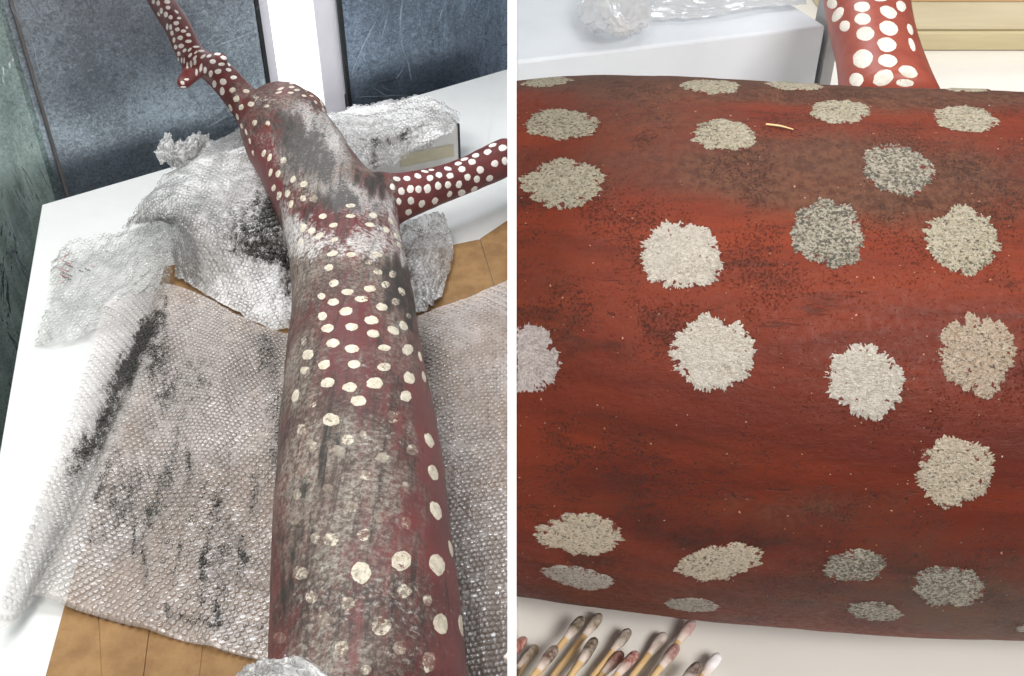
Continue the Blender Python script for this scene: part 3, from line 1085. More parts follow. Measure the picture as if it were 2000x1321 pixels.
z4 = (490, 380, 3.002); z6 = (490, 800, 2.535); z2 = (490, 0, 3.002); zb = (440, 160, 6.0); z1 = (0, 0, 3.002)
spots = Z(z4, [(305, 22, 35, 35), (235, 58, 25, 45, 20), (370, 25, 45, 45, 0, .5), (585, 65, 55, 25), (422, 128, 50, 30, -15), (583, 127, 55, 22), (717, 122, 48, 30, 20), (820, 155, 50, 20, 55), (305, 197, 40, 52, 30), (357, 213, 44, 36, -30), (485, 181, 52, 28, -10), (698, 178, 55, 26, 10), (795, 207, 45, 28, 40), (850, 243, 40, 20, 60), (290, 283, 30, 50, 25), (400, 243, 58, 30, -35), (490, 265, 45, 25, -10, .3), (480, 347, 66, 30, -12), (588, 353, 55, 28, 0, .3), (740, 353, 60, 35, 0, .3), (868, 295, 40, 18, 60), (458, 428, 54, 38, -15, .2), (690, 398, 45, 25, 0, .6), (745, 457, 54, 34, 15, .3), (832, 468, 42, 40, 40, .35), (485, 521, 58, 40, -15, .2), (605, 435, 30, 22, 0, .75), (790, 530, 50, 40, 0, .35), (565, 571, 70, 36, 0, .15), (698, 553, 72, 36, 5, .15), (885, 570, 32, 58, -35, .2), (413, 597, 46, 38, 0, .3), (483, 631, 66, 42, -10, .1), (648, 613, 76, 38, 0, .2), (850, 628, 50, 42, 0, .35), (768, 660, 68, 42, 15, .1), (420, 714, 56, 48, -20, .15), (557, 686, 78, 48, -8), (708, 737, 82, 50, 5), (895, 771, 42, 62, -40, .15), (925, 715, 24, 40, -30, .5), (450, 786, 74, 48, -10, .12), (590, 777, 76, 44), (836, 797, 72, 46, 25), (717, 817, 78, 46, 8, .1), (310, 865, 30, 50, 10, .6), (480, 872, 78, 50, -8, .12), (335, 940, 70, 58, -25, .15), (593, 904, 86, 50, 0, .08), (784, 900, 70, 36, 5, .2), (920, 910, 60, 64, 30), (430, 998, 72, 52, -20, .12), (605, 995, 74, 48, 0, .12), (780, 1012, 82, 50, 0, .3), (315, 1033, 55, 45, -30, .35), (928, 1077, 62, 76, -40), (1015, 1070, 20, 66, -15), (992, 950, 18, 60, -15), (450, 1103, 84, 56, -15, .25), (725, 1107, 98, 64, 0, .12), (580, 1130, 88, 54, 0, .25), (262, 1180, 40, 76, 20, .12), (908, 1182, 66, 64, 0), (633, 1210, 88, 62, 0, .2), (355, 1230, 60, 42, 0, .6), (840, 1300, 75, 60, 0, .5)])
spots += Z(z6, [(397, 52, 82, 62, 0, .15), (705, 40, 60, 55, 0, .4), (555, 122, 34, 38, 0, .55), (883, 153, 38, 74, -25), (430, 205, 78, 52, 0, .62), (260, 305, 52, 52, 0, .66), (570, 325, 72, 52, 0, .62), (380, 390, 52, 42, 0, .68), (903, 313, 42, 80, -22), (765, 385, 34, 54, 0, .68), (640, 530, 62, 62, 0, .62), (915, 500, 50, 94, -22), (215, 540, 60, 60, 0, .8), (395, 645, 76, 66, 0, .38), (745, 750, 100, 98, 0, .25), (923, 770, 72, 106, -18), (547, 808, 100, 104, 0, .02), (245, 810, 76, 70, 0, .62), (990, 690, 18, 84, -12), (875, 945, 45, 55, 0, .55), (940, 1060, 68, 104, -12), (1042, 1070, 26, 104, -8), (360, 1040, 72, 92, 0, .58), (645, 1070, 98, 92, 0, .4), (885, 1250, 72, 104, 0, .5), (145, 1130, 60, 60, 0, .8), (570, 1290, 52, 52, 0, .55), (480, 150, 60, 50, 0, .6), (300, 180, 54, 60, 0, .62), (650, 240, 64, 50, 0, .62), (320, 640, 50, 54, 0, .6), (500, 480, 60, 54, 0, .6), (770, 560, 54, 60, 0, .56), (560, 620, 62, 60, 0, .58), (800, 200, 56, 54, 0, .55), (480, 960, 66, 66, 0, .56), (300, 930, 60, 60, 0, .6), (760, 900, 70, 70, 0, .5), (230, 420, 40, 56, 0, .6), (250, 100, 44, 52, 0, .6), (450, 1180, 66, 70, 0, .52), (740, 1180, 70, 70, 0, .5)])
spots += Z(z2, [(75, 900, 22, 45, 20, .2), (160, 1020, 28, 42, 20, .1), (133, 1103, 24, 40, 15, .2), (215, 1135, 28, 48, 20, .15), (165, 1148, 26, 55, 15, .3), (305, 1163, 34, 38, 0, .4), (365, 1165, 48, 40, 0, .55), (235, 1198, 26, 50, 20, .2)])
spots += Z(zb, [(85, 97, 75, 60, -20), (245, 110, 75, 42, 10, .1), (360, 180, 65, 35, 0, .3), (130, 200, 68, 78, 30), (62, 305, 36, 88, -20), (187, 300, 56, 72, 25), (300, 262, 80, 58, -15, .1), (470, 210, 60, 30, 0, .5), (485, 282, 65, 40, 0, .45), (140, 410, 30, 80, -15), (190, 520, 30, 60, -15, .3), (345, 480, 55, 70, 30, .4), (497, 487, 55, 62, 0, .4), (243, 590, 24, 75, -15), (287, 695, 26, 70, -10, .1), (325, 835, 26, 60, -10, .3), (448, 845, 45, 70, 20, .25), (520, 887, 50, 92, 20, .1), (680, 920, 66, 84, 35, .25), (530, 1065, 42, 98, 15, .1), (618, 1080, 56, 85, 20, .1), (795, 1143, 58, 88, 28), (920, 1200, 92, 66, -28), (570, 1245, 46, 66, 10, .2), (735, 1300, 56, 66, 15, .2), (635, 1310, 50, 50, 0, .3),
                (780, 20, 60, 22, 0, .1), (925, 40, 75, 34, 5, .2), (780, 62, 70, 28, 0, .1), (650, 82, 80, 28, -20), (840, 97, 65, 26, 0, .1), (960, 105, 40, 30, 0, .5), (625, 125, 85, 22, -15), (765, 128, 75, 22), (1065, 140, 28, 62, -30), (925, 165, 60, 24, 15), (1010, 165, 55, 18, 20, .2), (1060, 240, 50, 24, 45, .1), (1130, 250, 18, 85, -25), (1150, 330, 22, 60, -30, .2)])
limbs = Z(z1, [(898, 10, 18, 28), (927, 18, 22, 32), (980, 12, 36, 24), (945, 65, 20, 36), (985, 45, 30, 22), (972, 87, 24, 34), (1000, 102, 26, 24), (1035, 70, 28, 14, 40), (1050, 107, 26, 14), (930, 85, 14, 26, -20), (1033, 137, 32, 26), (980, 158, 14, 40), (1000, 160, 18, 34), (1040, 173, 28, 24), (1075, 183, 32, 20), (1095, 163, 16, 14, 40), (1008, 195, 20, 30), (1057, 223, 32, 26), (1105, 205, 28, 20, 20), (1020, 235, 16, 32), (1105, 243, 38, 20), (1030, 277, 20, 28), (1062, 270, 34, 26), (1048, 317, 20, 28), (1082, 297, 28, 18, -40), (1112, 292, 30, 14, -50), (1115, 324, 32, 16, -55), (1142, 340, 34, 16, -55), (1150, 275, 40, 12), (1148, 308, 28, 12, -40), (1180, 300, 36, 14), (1190, 332, 36, 16, -40), (1225, 330, 32, 18, -20), (1275, 317, 36, 18), (1312, 340, 38, 22, 25), (1248, 362, 36, 28), (1300, 378, 38, 20), (1343, 378, 14, 26, -20), (1340, 410, 34, 20, 15), (1278, 420, 40, 28, -20), (1045, 355, 12, 36), (1065, 355, 10, 32), (1080, 357, 10, 36), (1098, 385, 14, 40), (1120, 375, 16, 40), (1143, 365, 16, 40, 10), (1178, 398, 16, 52, 10), (1202, 412, 20, 40), (1235, 432, 24, 40, 10), (1152, 425, 14, 42), (1062, 420, 18, 26, -30), (1095, 467, 30, 14), (1070, 487, 28, 20, 40), (1075, 512, 34, 12), (1035, 490, 12, 20), (1192, 470, 14, 30, -15), (1257, 493, 24, 44), (1308, 480, 40, 38), (1370, 455, 38, 22), (1303, 535, 28, 48), (1262, 545, 12, 32)])
limbs += Z(z2, [(830, 1097, 30, 38, -15), (855, 1050, 44, 26, 15), (915, 1047, 42, 28, 15), (940, 1002, 38, 12), (883, 1122, 36, 44, -15), (868, 1182, 28, 42, -10), (935, 1110, 40, 48), (938, 1178, 38, 44), (925, 1245, 40, 34, -35), (978, 1033, 42, 28, 20), (983, 1110, 36, 44), (1003, 1195, 34, 46, 25), (1020, 1006, 44, 14, 10), (1035, 1107, 40, 52), (1050, 1045, 40, 36), (1058, 997, 34, 12), (1080, 1178, 34, 44, 20), (1097, 1090, 38, 46), (1103, 1027, 40, 32, 25), (1155, 990, 44, 24, 10), (1155, 1085, 38, 40), (1167, 1032, 42, 34), (1165, 1140, 28, 40, 25), (1215, 960, 44, 22, -8), (1220, 1083, 36, 44, 15), (1237, 993, 42, 34), (1235, 1132, 46, 36, -30), (1252, 934, 44, 18, -15), (1297, 950, 42, 34), (1270, 1040, 36, 40), (1310, 1110, 44, 26, -35), (1318, 912, 42, 26, -10), (1345, 997, 42, 44), (1325, 1052, 36, 42), (1388, 892, 46, 32, -12), (1400, 1047, 42, 34, -30), (1418, 852, 48, 20, -18), (1430, 960, 44, 40), (1475, 868, 50, 38, -10), (1488, 945, 34, 46)])


def spot_patch(b, s, lift, na, nr, rag, seed, edge_amp=None, rough=0.0, spike=0.0):
    cx, cy, w, h, rot = s[:5]
    c_, s_ = math.cos(math.radians(rot)), math.sin(math.radians(rot))
    ang = np.linspace(0, 2 * math.pi, na, endpoint=False)
    v2 = VN(seed)
    e = 1 + rag * (v2(np.cos(ang) * 2.2 + 5, np.sin(ang) * 2.2 + 5, 3) - 0.5) * 2
    if edge_amp:
        e += edge_amp * (v2(np.cos(ang) * 9 + 20, np.sin(ang) * 9 + 20, 4, 0.8) - 0.5) * 2
    if spike:
        rs = np.random.default_rng(seed)
        amp = 0.35 + 1.3 * v2(np.cos(ang) * 1.5 + 40, np.sin(ang) * 1.5 + 40, 2) ** 2
        e += spike * amp * (rs.random(na) ** 2.2 * 2.0 - 0.55)
    p, n = cast(b, cx, cy)
    if p is None: return None
    ctr = p + n * lift
    rings = []
    for k in range(1, nr + 1):
        f = k / nr
        ring = []
        for a, ee in zip(ang, e):
            u = math.cos(a) * w / 2 * ee * f; v = math.sin(a) * h / 2 * ee * f
            q, qn_ = cast(b, cx + u * c_ - v * s_, cy + u * s_ + v * c_)
            if q is None or (q - p).length > 0.06:
                # outside the silhouette: keep the last point inside
                q = rings[-1][len(ring)][0] if rings else p
                qn_ = rings[-1][len(ring)][1] if rings else n
            ring.append((q, qn_, f))
        rings.append(ring)
    V = [ctr]; ed = [0.0]
    for k, ring in enumerate(rings):
        last = k == nr - 1
        for q, qn_, f in ring:
            l = lift * 0.9 if not last else lift * 0.12
            if rough and not last: l += random.uniform(-rough, rough) * f
            V.append(q + qn_ * l); ed.append(f ** 3)
    F = [(0, 1 + j, 1 + (j + 1) % na) for j in range(na)]
    for k in range(nr - 1):
        a0 = 1 + k * na; a1 = a0 + na
        for j in range(na):
            j2 = (j + 1) % na
            F.append((a0 + j, a1 + j, a1 + j2, a0 + j2))
    V = np.array([tuple(v) for v in V])
    # orient outwards
    f0 = F[0]
    nn = np.cross(V[f0[1]] - V[f0[0]], V[f0[2]] - V[f0[0]])
    if np.dot(nn, CAMP - V[0]) < 0:
        F = [f[::-1] for f in F]
    return V, F, np.array(ed)


for i, s in enumerate(spots + limbs):
    r_ = spot_patch(bvh, s, 0.0006, 48, 3, 0.17, i + 1, 0.09)
    if r_ is None: continue
    V, F, ed = r_
    n = len(V)
    clean = 0.75 if i >= len(spots) else 0.0
    mk('paint_spot', V, F, M['spot'], tr, attrs={'st': trunk_masks(V), 'cover': np.full(n, s[5] * 0.78 + (0.05 if i >= len(spots) else 0.16) * random.random() + (0.0 if i >= len(spots) else 0.06)), 'clean': np.full(n, clean)})
tag(sc, 'long dark-red carved sculpture with cream spots, grey grime and mould lying on bubble wrap', 'sculpture')

# ------------------------------------------------------------------ bubble wrap
def patch_eval(ctrl, nu, nv):
    rows = np.array([[P(x, y, h) for (x, y, h) in r] for r in ctrl])      # (R,C,3)
    R, C, _ = rows.shape
    A1 = np.array([catmull(rows[r], nu) for r in range(R)])               # (R,nu,3)
    return np.array([catmull(A1[:, c], nv) for c in range(nu)]).transpose(1, 0, 2)   # (nv,nu,3)


def wrap_sheet(name, ctrl, pitch, mat, bmat, stains, label, cat='bubble wrap', parent=None, wrinkle=0.0, bub_r=0.48, bub_h=0.0019, seed=1, xmax=-0.002, popped=0.30, nseg=9, lift=0.0, edge=0.004):
    nu, nv = 150, 150
    G = patch_eval(ctrl, nu, nv)
    for ax in (1, 0):                       # even spacing along both directions
        seg_ = np.linalg.norm(np.diff(G, axis=ax), axis=2).mean(1 - ax)
        cum = np.r_[0, np.cumsum(seg_)]; cum /= cum[-1]
        n_ = G.shape[ax]
        f_ = np.interp(np.linspace(0, 1, n_), cum, np.arange(n_))
        a_ = np.clip(f_.astype(int), 0, n_ - 2); w_ = f_ - a_
        if ax == 1: G = G[:, a_] * (1 - w_)[None, :, None] + G[:, a_ + 1] * w_[None, :, None]
        else: G = G[a_] * (1 - w_)[:, None, None] + G[a_ + 1] * w_[:, None, None]
    v2 = VN(seed)
    uu, vv = np.meshgrid(np.linspace(0, 1, nu), np.linspace(0, 1, nv))
    # wavy cut edges
    if wrinkle:
        w = (v2(uu * 6 + vv * 2.5, vv * 6 - uu * 2, 4) - 0.5)
        crz = 0.5 - np.abs(v2(uu * 5 + 9, vv * 5 + 3, 3) - 0.5) * 3.2
        G = G + np.dstack([(v2(uu * 9 + 7, vv * 9, 3) - 0.5) * wrinkle * 0.6, (v2(uu * 9, vv * 9 + 30, 3) - 0.5) * wrinkle * 0.6, w * wrinkle * 1.3 + crz * wrinkle])
    G[..., 0] = np.minimum(G[..., 0], xmax)
    G[..., 2] = np.maximum(G[..., 2], TL + 0.006)
    du = np.linalg.norm(np.diff(G, axis=1), axis=2).sum(1).mean()
    dvl = np.linalg.norm(np.diff(G, axis=0), axis=2).sum(0).mean()
    flat = G.reshape(-1, 3)
    px, py = proj(flat)
    F = [(j * nu + i, (j + 1) * nu + i, (j + 1) * nu + i + 1, j * nu + i + 1) for j in range(nv - 1) for i in range(nu - 1)]
    root = empty(name, tuple(np.r_[flat[:, :2].mean(0), TL])) if parent is None else parent
    jx = px + (v2(px * .05, py * .02, 3) - .5) * 30
    jy = py + (v2(px * .04 + 9, py * .04, 3) - .5) * 30
    st = np.clip(blobs(jx, jy, stains), 0, 1) if stains else np.zeros(len(flat))
    mk('film', flat, F, mat, root, attrs={'stain': st})
    # bubbles in a hexagonal lattice
    NU, NV = max(2, int(du / pitch)), max(2, int(dvl / (pitch * 0.866)))
    gu = np.gradient(G, axis=1); gv = np.gradient(G, axis=0)
    N = np.cross(gu, gv); N /= np.linalg.norm(N, axis=2)[..., None] + 1e-12
    sgn = np.sign(np.median((N * (CAMP - G)).sum(2)))
    N = N * sgn
    Vs, Fs, stb = [], [], []
    k = 0
    ang = np.linspace(0, 2 * math.pi, nseg, endpoint=False)
    prof = [(1.0, 0.0), (0.98, 0.6), (0.84, 0.95)]
    for b_ in range(NV):
        for a_ in range(NU):
            u = (a_ + 0.5 + (0.5 if b_ % 2 else 0)) / (NU + 0.5); v = (b_ + 0.5) / NV
            if u > 0.995: continue
            fi, fj = u * (nu - 1), v * (nv - 1)
            i0, j0 = int(fi), int(fj)
            i0 = min(i0, nu - 2); j0 = min(j0, nv - 2)
            c = G[j0, i0] * (1 - (fi - i0)) * (1 - (fj - j0)) + G[j0, i0 + 1] * (fi - i0) * (1 - (fj - j0)) + G[j0 + 1, i0] * (1 - (fi - i0)) * (fj - j0) + G[j0 + 1, i0 + 1] * (fi - i0) * (fj - j0)
            if c[0] >= xmax - 0.004: continue
            n = N[j0, i0]
            t1 = gu[j0, i0] / (np.linalg.norm(gu[j0, i0]) + 1e-12)
            t2 = np.cross(n, t1)
            hh = bub_h * random.uniform(0.8, 1.1)
            if random.random() < popped: hh *= random.uniform(0.1, 0.45)
            rr = pitch * bub_r * random.uniform(0.90, 1.0)
            tx, ty = random.uniform(-.12, .12), random.uniform(-.12, .12)
            ring = np.cos(ang)[:, None] * t1 + np.sin(ang)[:, None] * t2
            blk = []
            for (fr_, fh) in prof:
                hv = fh * hh * (1 + (np.cos(ang) * tx + np.sin(ang) * ty))
                blk.append(c + ring * rr * fr_ + n * (hv[:, None] + 0.0003 + lift))
            V = np.vstack(blk + [c + n * (hh * random.uniform(0.75, 1.02) + 0.0003 + lift)])
            Vs.append(V)
            q = nseg
            for l in range(2):
                for j in range(q):
                    j2 = (j + 1) % q
                    Fs.append((k + l * q + j, k + l * q + j2, k + (l + 1) * q + j2, k + (l + 1) * q + j))
            for j in range(q):
                Fs.append((k + 2 * q + j, k + 2 * q + (j + 1) % q, k + 3 * q))
            k += len(V)
    if Vs:
        Vb = np.vstack(Vs)
        px, py = proj(Vb)
        jx = px + (v2(px * .05, py * .02, 3) - .5) * 30
        jy = py + (v2(px * .04 + 9, py * .04, 3) - .5) * 30
        stb = np.clip(blobs(jx, jy, stains), 0, 1) if stains else np.zeros(len(Vb))
        o = mk('bubbles', Vb, Fs, bmat, root, attrs={'stain': stb})
        tag(o, kind='stuff')
    if parent is None:
        tag(root, label, cat)
    return root


S1 = [
    [(205, 592, .034), (255, 575, .032), (300, 563, .026), (330, 555, .040), (400, 580, .020), (455, 612, .026), (520, 640, .014), (600, 660, .010)],
    [(165, 720, .034), (215, 715, .022), (262, 700, .012), (285, 695, .030), (350, 720, .016), (425, 735, .028), (490, 755, .014), (610, 780, .010)],
    [(110, 880, .034), (155, 890, .020), (195, 880, .010), (215, 875, .030), (300, 900, .014), (395, 890, .022), (470, 910, .012), (610, 920, .010)],
    [(50, 1050, .034), (90, 1060, .018), (125, 1040, .010), (150, 1030, .028), (240, 1060, .014), (370, 1080, .014), (460, 1095, .012), (600, 1110, .010)],
    [(3, 1170, .036), (36, 1180, .022), (68, 1155, .012), (92, 1140, .022), (200, 1180, .014), (350, 1220, .012), (450, 1250, .011), (600, 1285, .010)],
    [(-6, 1228, .028), (26, 1216, .018), (62, 1182, .010), (80, 1167, .016), (195, 1205, .008), (345, 1247, .008), (450, 1275, .008), (600, 1312, .008)],
]
ST1 = [(272, 685, 12, 95, 26, .58), (238, 725, 22, 100, 24, .54), (190, 850, 22, 75, 28, .54), (150, 905, 20, 60, 28, .34), (300, 660, 30, 80, 15, .40), (330, 920, 7, 45, 8, .28), (303, 980, 9, 60, 10, .34), (370, 900, 6, 32, 5, .40), (445, 905, 6, 38, 8, .42), (395, 1110, 7, 90, 5, .34), (283, 1100, 7, 45, 0, .38),
       (520, 690, 30, 60, 0, .46), (535, 850, 18, 120, 0, .42), (320, 1200, 6, 22, 0, .4), (380, 1205, 60, 12, 10, .34), (500, 1240, 40, 22, 0, .36), (205, 930, 11, 80, 26, .38), (470, 1080, 6, 35, 0, .36), (380, 740, 70, 70, 0, .33), (345, 1010, 110, 190, 0, .31), (70, 1020, 24, 60, 20, .24), (230, 990, 40, 90, 20, .34), (450, 1120, 60, 130, 0, .30),
       (350, 860, 6, 20, 10, .4), (262, 1060, 5, 40, 6, .38), (420, 980, 5, 30, 0, .38), (500, 960, 12, 70, 0, .34), (325, 780, 18, 36, 20, .30), (305, 720, 12, 45, 10, .32), (420, 1190, 7, 40, 0, .36), (345, 1090, 5, 40, 4, .36), (160, 1080, 20, 60, 20, .22)]
wrap_sheet('bubble_wrap_sheet', S1, 0.0093, M['wrap'], M['bub'], ST1, 'large mould-streaked bubble wrap sheet with folded-up edge, left of the sculpture', seed=21, wrinkle=0.004)

S2 = [
    [(770, 640, .009), (850, 604, .016), (920, 578, .014), (960, 562, .013), (1000, 545, .012)],
    [(790, 760, .009), (870, 740, .013), (930, 730, .012), (965, 725, .012), (1000, 720, .012)],
    [(820, 960, .009), (890, 940, .012), (940, 930, .012), (970, 925, .012), (1000, 920, .012)],
    [(840, 1160, .009), (900, 1150, .012), (945, 1140, .012), (975, 1135, .012), (1000, 1130, .012)],
    [(860, 1390, .009), (915, 1385, .012), (955, 1380, .012), (980, 1375, .012), (1000, 1370, .012)],
]
ST2 = [(832, 690, 14, 40, 0, .55), (845, 610, 20, 16, 0, .2)]
wrap_sheet('bubble_wrap_sheet', S2, 0.0093, M['wrap'], M['bub'], ST2, 'bubble wrap sheet lying flat along the right side of the sculpture', seed=22, wrinkle=0.003)

S3 = [
    [(240, 455, .020), (300, 372, .055), (345, 322, .085), (405, 276, .115), (485, 250, .130)],
    [(262, 440, .030), (318, 380, .085), (370, 340, .108), (430, 310, .112), (500, 290, .125)],
    [(290, 432, .050), (345, 415, .100), (400, 395, .103), (460, 380, .103), (530, 360, .105)],
    [(325, 432, .060), (365, 440, .098), (420, 445, .099), (480, 455, .098), (555, 445, .095)],
    [(335, 470, .035), (380, 480, .072), (440, 485, .080), (500, 490, .075), (575, 500, .060)],
    [(340, 510, .016), (390, 545, .026), (450, 565, .032), (510, 585, .028), (585, 600, .020)],
    [(345, 540, .009), (395, 575, .012), (460, 612, .014), (515, 634, .014), (590, 655, .012)],
]
ST3 = [(535, 430, 34, 60, 0, .55), (505, 410, 40, 55, 0, .30), (440, 430, 60, 60, 0, .2), (480, 460, 30, 18, 0, .42), (545, 500, 45, 22, 10, .58), (500, 500, 45, 12, 12, .6), (560, 560, 16, 40, 0, .5), (430, 440, 40, 30, 0, .12), (545, 385, 20, 30, 0, .5), (440, 490, 30, 8, 10, .3)]
wrap_sheet('bubble_wrap_sheet', S3, 0.0100, M['wrapw'], M['bubw'], ST3, 'crumpled bubble wrap with black mould draped over the box left of the shoulder', seed=23, wrinkle=0.012, bub_h=0.0032)

S4 = [
    [(600, 240, .112), (680, 213, .112), (760, 201, .114), (825, 192, .114), (858, 200, .110), (900, 226, .075)],
    [(640, 264, .114), (700, 240, .116), (770, 230, .116), (830, 222, .114), (865, 230, .112), (894, 238, .100)],
    [(665, 292, .116), (720, 268, .116), (775, 260, .116), (820, 252, .112), (850, 250, .108), (878, 258, .104)],
    [(688, 322, .100), (725, 295, .106), (765, 290, .100), (800, 285, .096), (832, 281, .096), (854, 278, .094)],
    [(712, 345, .080), (738, 332, .080), (762, 326, .076), (786, 312, .080), (815, 292, .088), (842, 287, .088)],
]
ST4 = [(750, 275, 22, 14, 0, .45), (728, 300, 10, 30, 0, .6), (788, 262, 16, 8, -10, .6), (820, 245, 30, 8, -20, .3), (790, 205, 30, 8, -10, .3), (845, 215, 12, 12, 0, .3), (700, 268, 30, 6, 0, .35), (730, 240, 30, 12, 0, .25)]
wrap_sheet('bubble_wrap_sheet', S4, 0.0105, M['wrapw'], M['bubw'], ST4, 'white bubble wrap draped over the box with black edge, right of the stump', seed=24, wrinkle=0.011, bub_h=0.0032)

S5 = [
    [(760, 445, .060), (805, 432, .060), (845, 416, .055), (868, 420, .035)],
    [(775, 500, .032), (815, 482, .034), (855, 472, .026), (885, 487, .016)],
    [(790, 565, .018), (822, 565, .018), (850, 560, .016), (874, 535, .014)],
    [(800, 615, .012), (828, 604, .013), (846, 592, .012), (863, 579, .012)],
]
ST5 = [(815, 450, 30, 20, 0, .35), (860, 440, 14, 24, 20, .3), (800, 520, 14, 30, 0, .35)]
wrap_sheet('bubble_wrap_sheet', S5, 0.0108, M['wrapw'], M['bubw'], ST5, 'small bubble wrap corner poking out under the right-hand spotted limb', seed=25, wrinkle=0.008, bub_h=0.0030)

S6 = [
    [(103, 505, .020), (140, 478, .030), (200, 462, .030), (260, 446, .042), (310, 434, .055)],
    [(98, 545, .016), (150, 530, .028), (210, 515, .032), (270, 500, .042), (335, 470, .050)],
    [(88, 610, .014), (140, 600, .022), (200, 590, .022), (270, 560, .028), (335, 520, .030)],
    [(66, 674, .008), (120, 668, .010), (190, 645, .014), (250, 615, .020), (332, 556, .022)],
]
w6 = wrap_sheet('clear_bubble_wrap', S6, 0.0088, M['clear'], M['clearb'], [(320, 540, 10, 30, 0, .2)], 'clear crumpled bubble wrap flap with a red printed label on the white table', seed=26, wrinkle=0.009, bub_h=0.0026)
# printed tape label on it
G6 = patch_eval(S6, 60, 60)


def lab_quad(pxs, h, mat, parent, name):
    V = [P(x, y, h) for x, y in pxs]
    return mk(name, V, [tuple(range(len(V)))], mat, parent, smooth=False)


film6 = [o for o in w6.children if o.name.startswith('film')][0]
bv6 = BVHTree.FromPolygons([v.co.copy() for v in film6.data.vertices], [tuple(p.vertices) for p in film6.data.polygons])


def on6(x, y, up=0.0012):
    q, n = cast(bv6, x, y)
    return tuple(P(x, y, .03)) if q is None else tuple(q + n * up)


qu = [np.array(q, float) for q in ((110, 521), (146, 493), (198, 520), (148, 566))]
Vl = [on6(*((qu[0] * (1 - a) + qu[3] * a) * (1 - b) + (qu[1] * (1 - a) + qu[2] * a) * b), 0.0008) for a in np.linspace(0, 1, 12) for b in np.linspace(0, 1, 9)]
Fl = [(j * 9 + i, j * 9 + i + 1, (j + 1) * 9 + i + 1, (j + 1) * 9 + i) for j in range(11) for i in range(8)]
for (x, y, L, a, mt_) in [(131, 500, 16, -35, 'red_ink'), (131, 514, 24, 22, 'red_ink'), (136, 520, 20, 22, 'black_ink'), (182, 522, 9, 25, 'red_ink'), (127, 529, 24, 20, 'red_ink'), (131, 537, 26, 20, 'black_ink'), (128, 541, 20, 20, 'red_ink'), (124, 553, 7, 15, 'red_ink'), (172, 528, 14, 20, 'black_ink'), (209, 493, 5, -30, 'black_ink'), (160, 531, 12, 20, 'black_ink'), (133, 545, 22, 20, 'black_ink')]:
    n = max(2, int(L / 3.2))
    ca, sa_ = math.cos(math.radians(a)), math.sin(math.radians(a))
    Vs, Fs = [], []
    for i in range(n):
        t = i * 3.2 - L / 2
        x0, y0 = x + ca * t, y + sa_ * t
        hh_ = random.uniform(0.9, 1.7)
        quad = [(x0 - sa_ * -hh_, y0 - ca * hh_), (x0 + ca * 2.1 - sa_ * -hh_, y0 + sa_ * 2.1 - ca * hh_), (x0 + ca * 2.1 + sa_ * -hh_, y0 + sa_ * 2.1 + ca * hh_), (x0 + sa_ * -hh_, y0 + ca * hh_)]
        k = len(Vs)
        Vs += [on6(u, v) for u, v in quad]
        Fs.append((k, k + 1, k + 2, k + 3))
    mk('print_line', Vs, Fs, M[mt_], w6, smooth=False)

S7 = [
    [(318, 272, .120), (330, 266, .125), (345, 284, .130), (372, 272, .128), (410, 268, .120)],
    [(304, 300, .105), (325, 298, .112), (345, 304, .118), (375, 296, .118), (405, 288, .108)],
    [(322, 322, .085), (340, 330, .088), (352, 330, .092), (375, 320, .096), (398, 308, .100)],
]
wrap_sheet('plastic_wrap_tuft', S7, 0.0095, M['wrapw'], M['bubw'], None, 'crumpled white plastic tuft sticking up at the back edge of the table', seed=27, wrinkle=0.018, cat='plastic wrap')

S8 = [
    [(445, 1350, .08), (482, 1302, .13), (520, 1288, .17), (560, 1288, .20), (600, 1294, .222), (655, 1330, .225)],
    [(440, 1390, .10), (480, 1350, .15), (520, 1335, .19), (560, 1332, .215), (600, 1338, .232), (662, 1362, .232)],
    [(438, 1450, .10), (480, 1420, .16), (520, 1405, .20), (560, 1402, .222), (600, 1405, .236), (665, 1425, .236)],
]
wrap_sheet('bubble_wrap_bundle', S8, 0.0100, M['wrapw'], M['bubw'], [(520, 1310, 40, 14, 0, .3)], 'greyish bubble wrap bundle at the bottom edge over the near end of the sculpture', seed=28, wrinkle=0.008)

# ------------------------------------------------------------------ right bench
rt = empty('raised_bench', (0.5, 0.5, 0))
prism('bench_top', [(0.0014, 0.12), (0.95, 0.12), (0.95, 1.25), (0.0014, 1.25)], TR - 0.025, TR, M['bench'], rt, bevel=0.0015)
for q in ((0.05, 0.2), (0.9, 0.2), (0.05, 1.2), (0.9, 1.2)):
    prism('leg', [(q[0] + a * 0.018, q[1] + b * 0.018) for a, b in ((-1, -1), (1, -1), (1, 1), (-1, 1))], 0, TR - 0.025, M['steel'], rt)
tag(rt, 'white bench top under the close-up red spotted pole', 'bench')

bw = slab('back_wall', (0.003, 1.95), (2.3, 1.95), 0, 2.35, 0.03, M['wall'])
tag(bw, 'grey wall far behind the raised bench', 'wall')

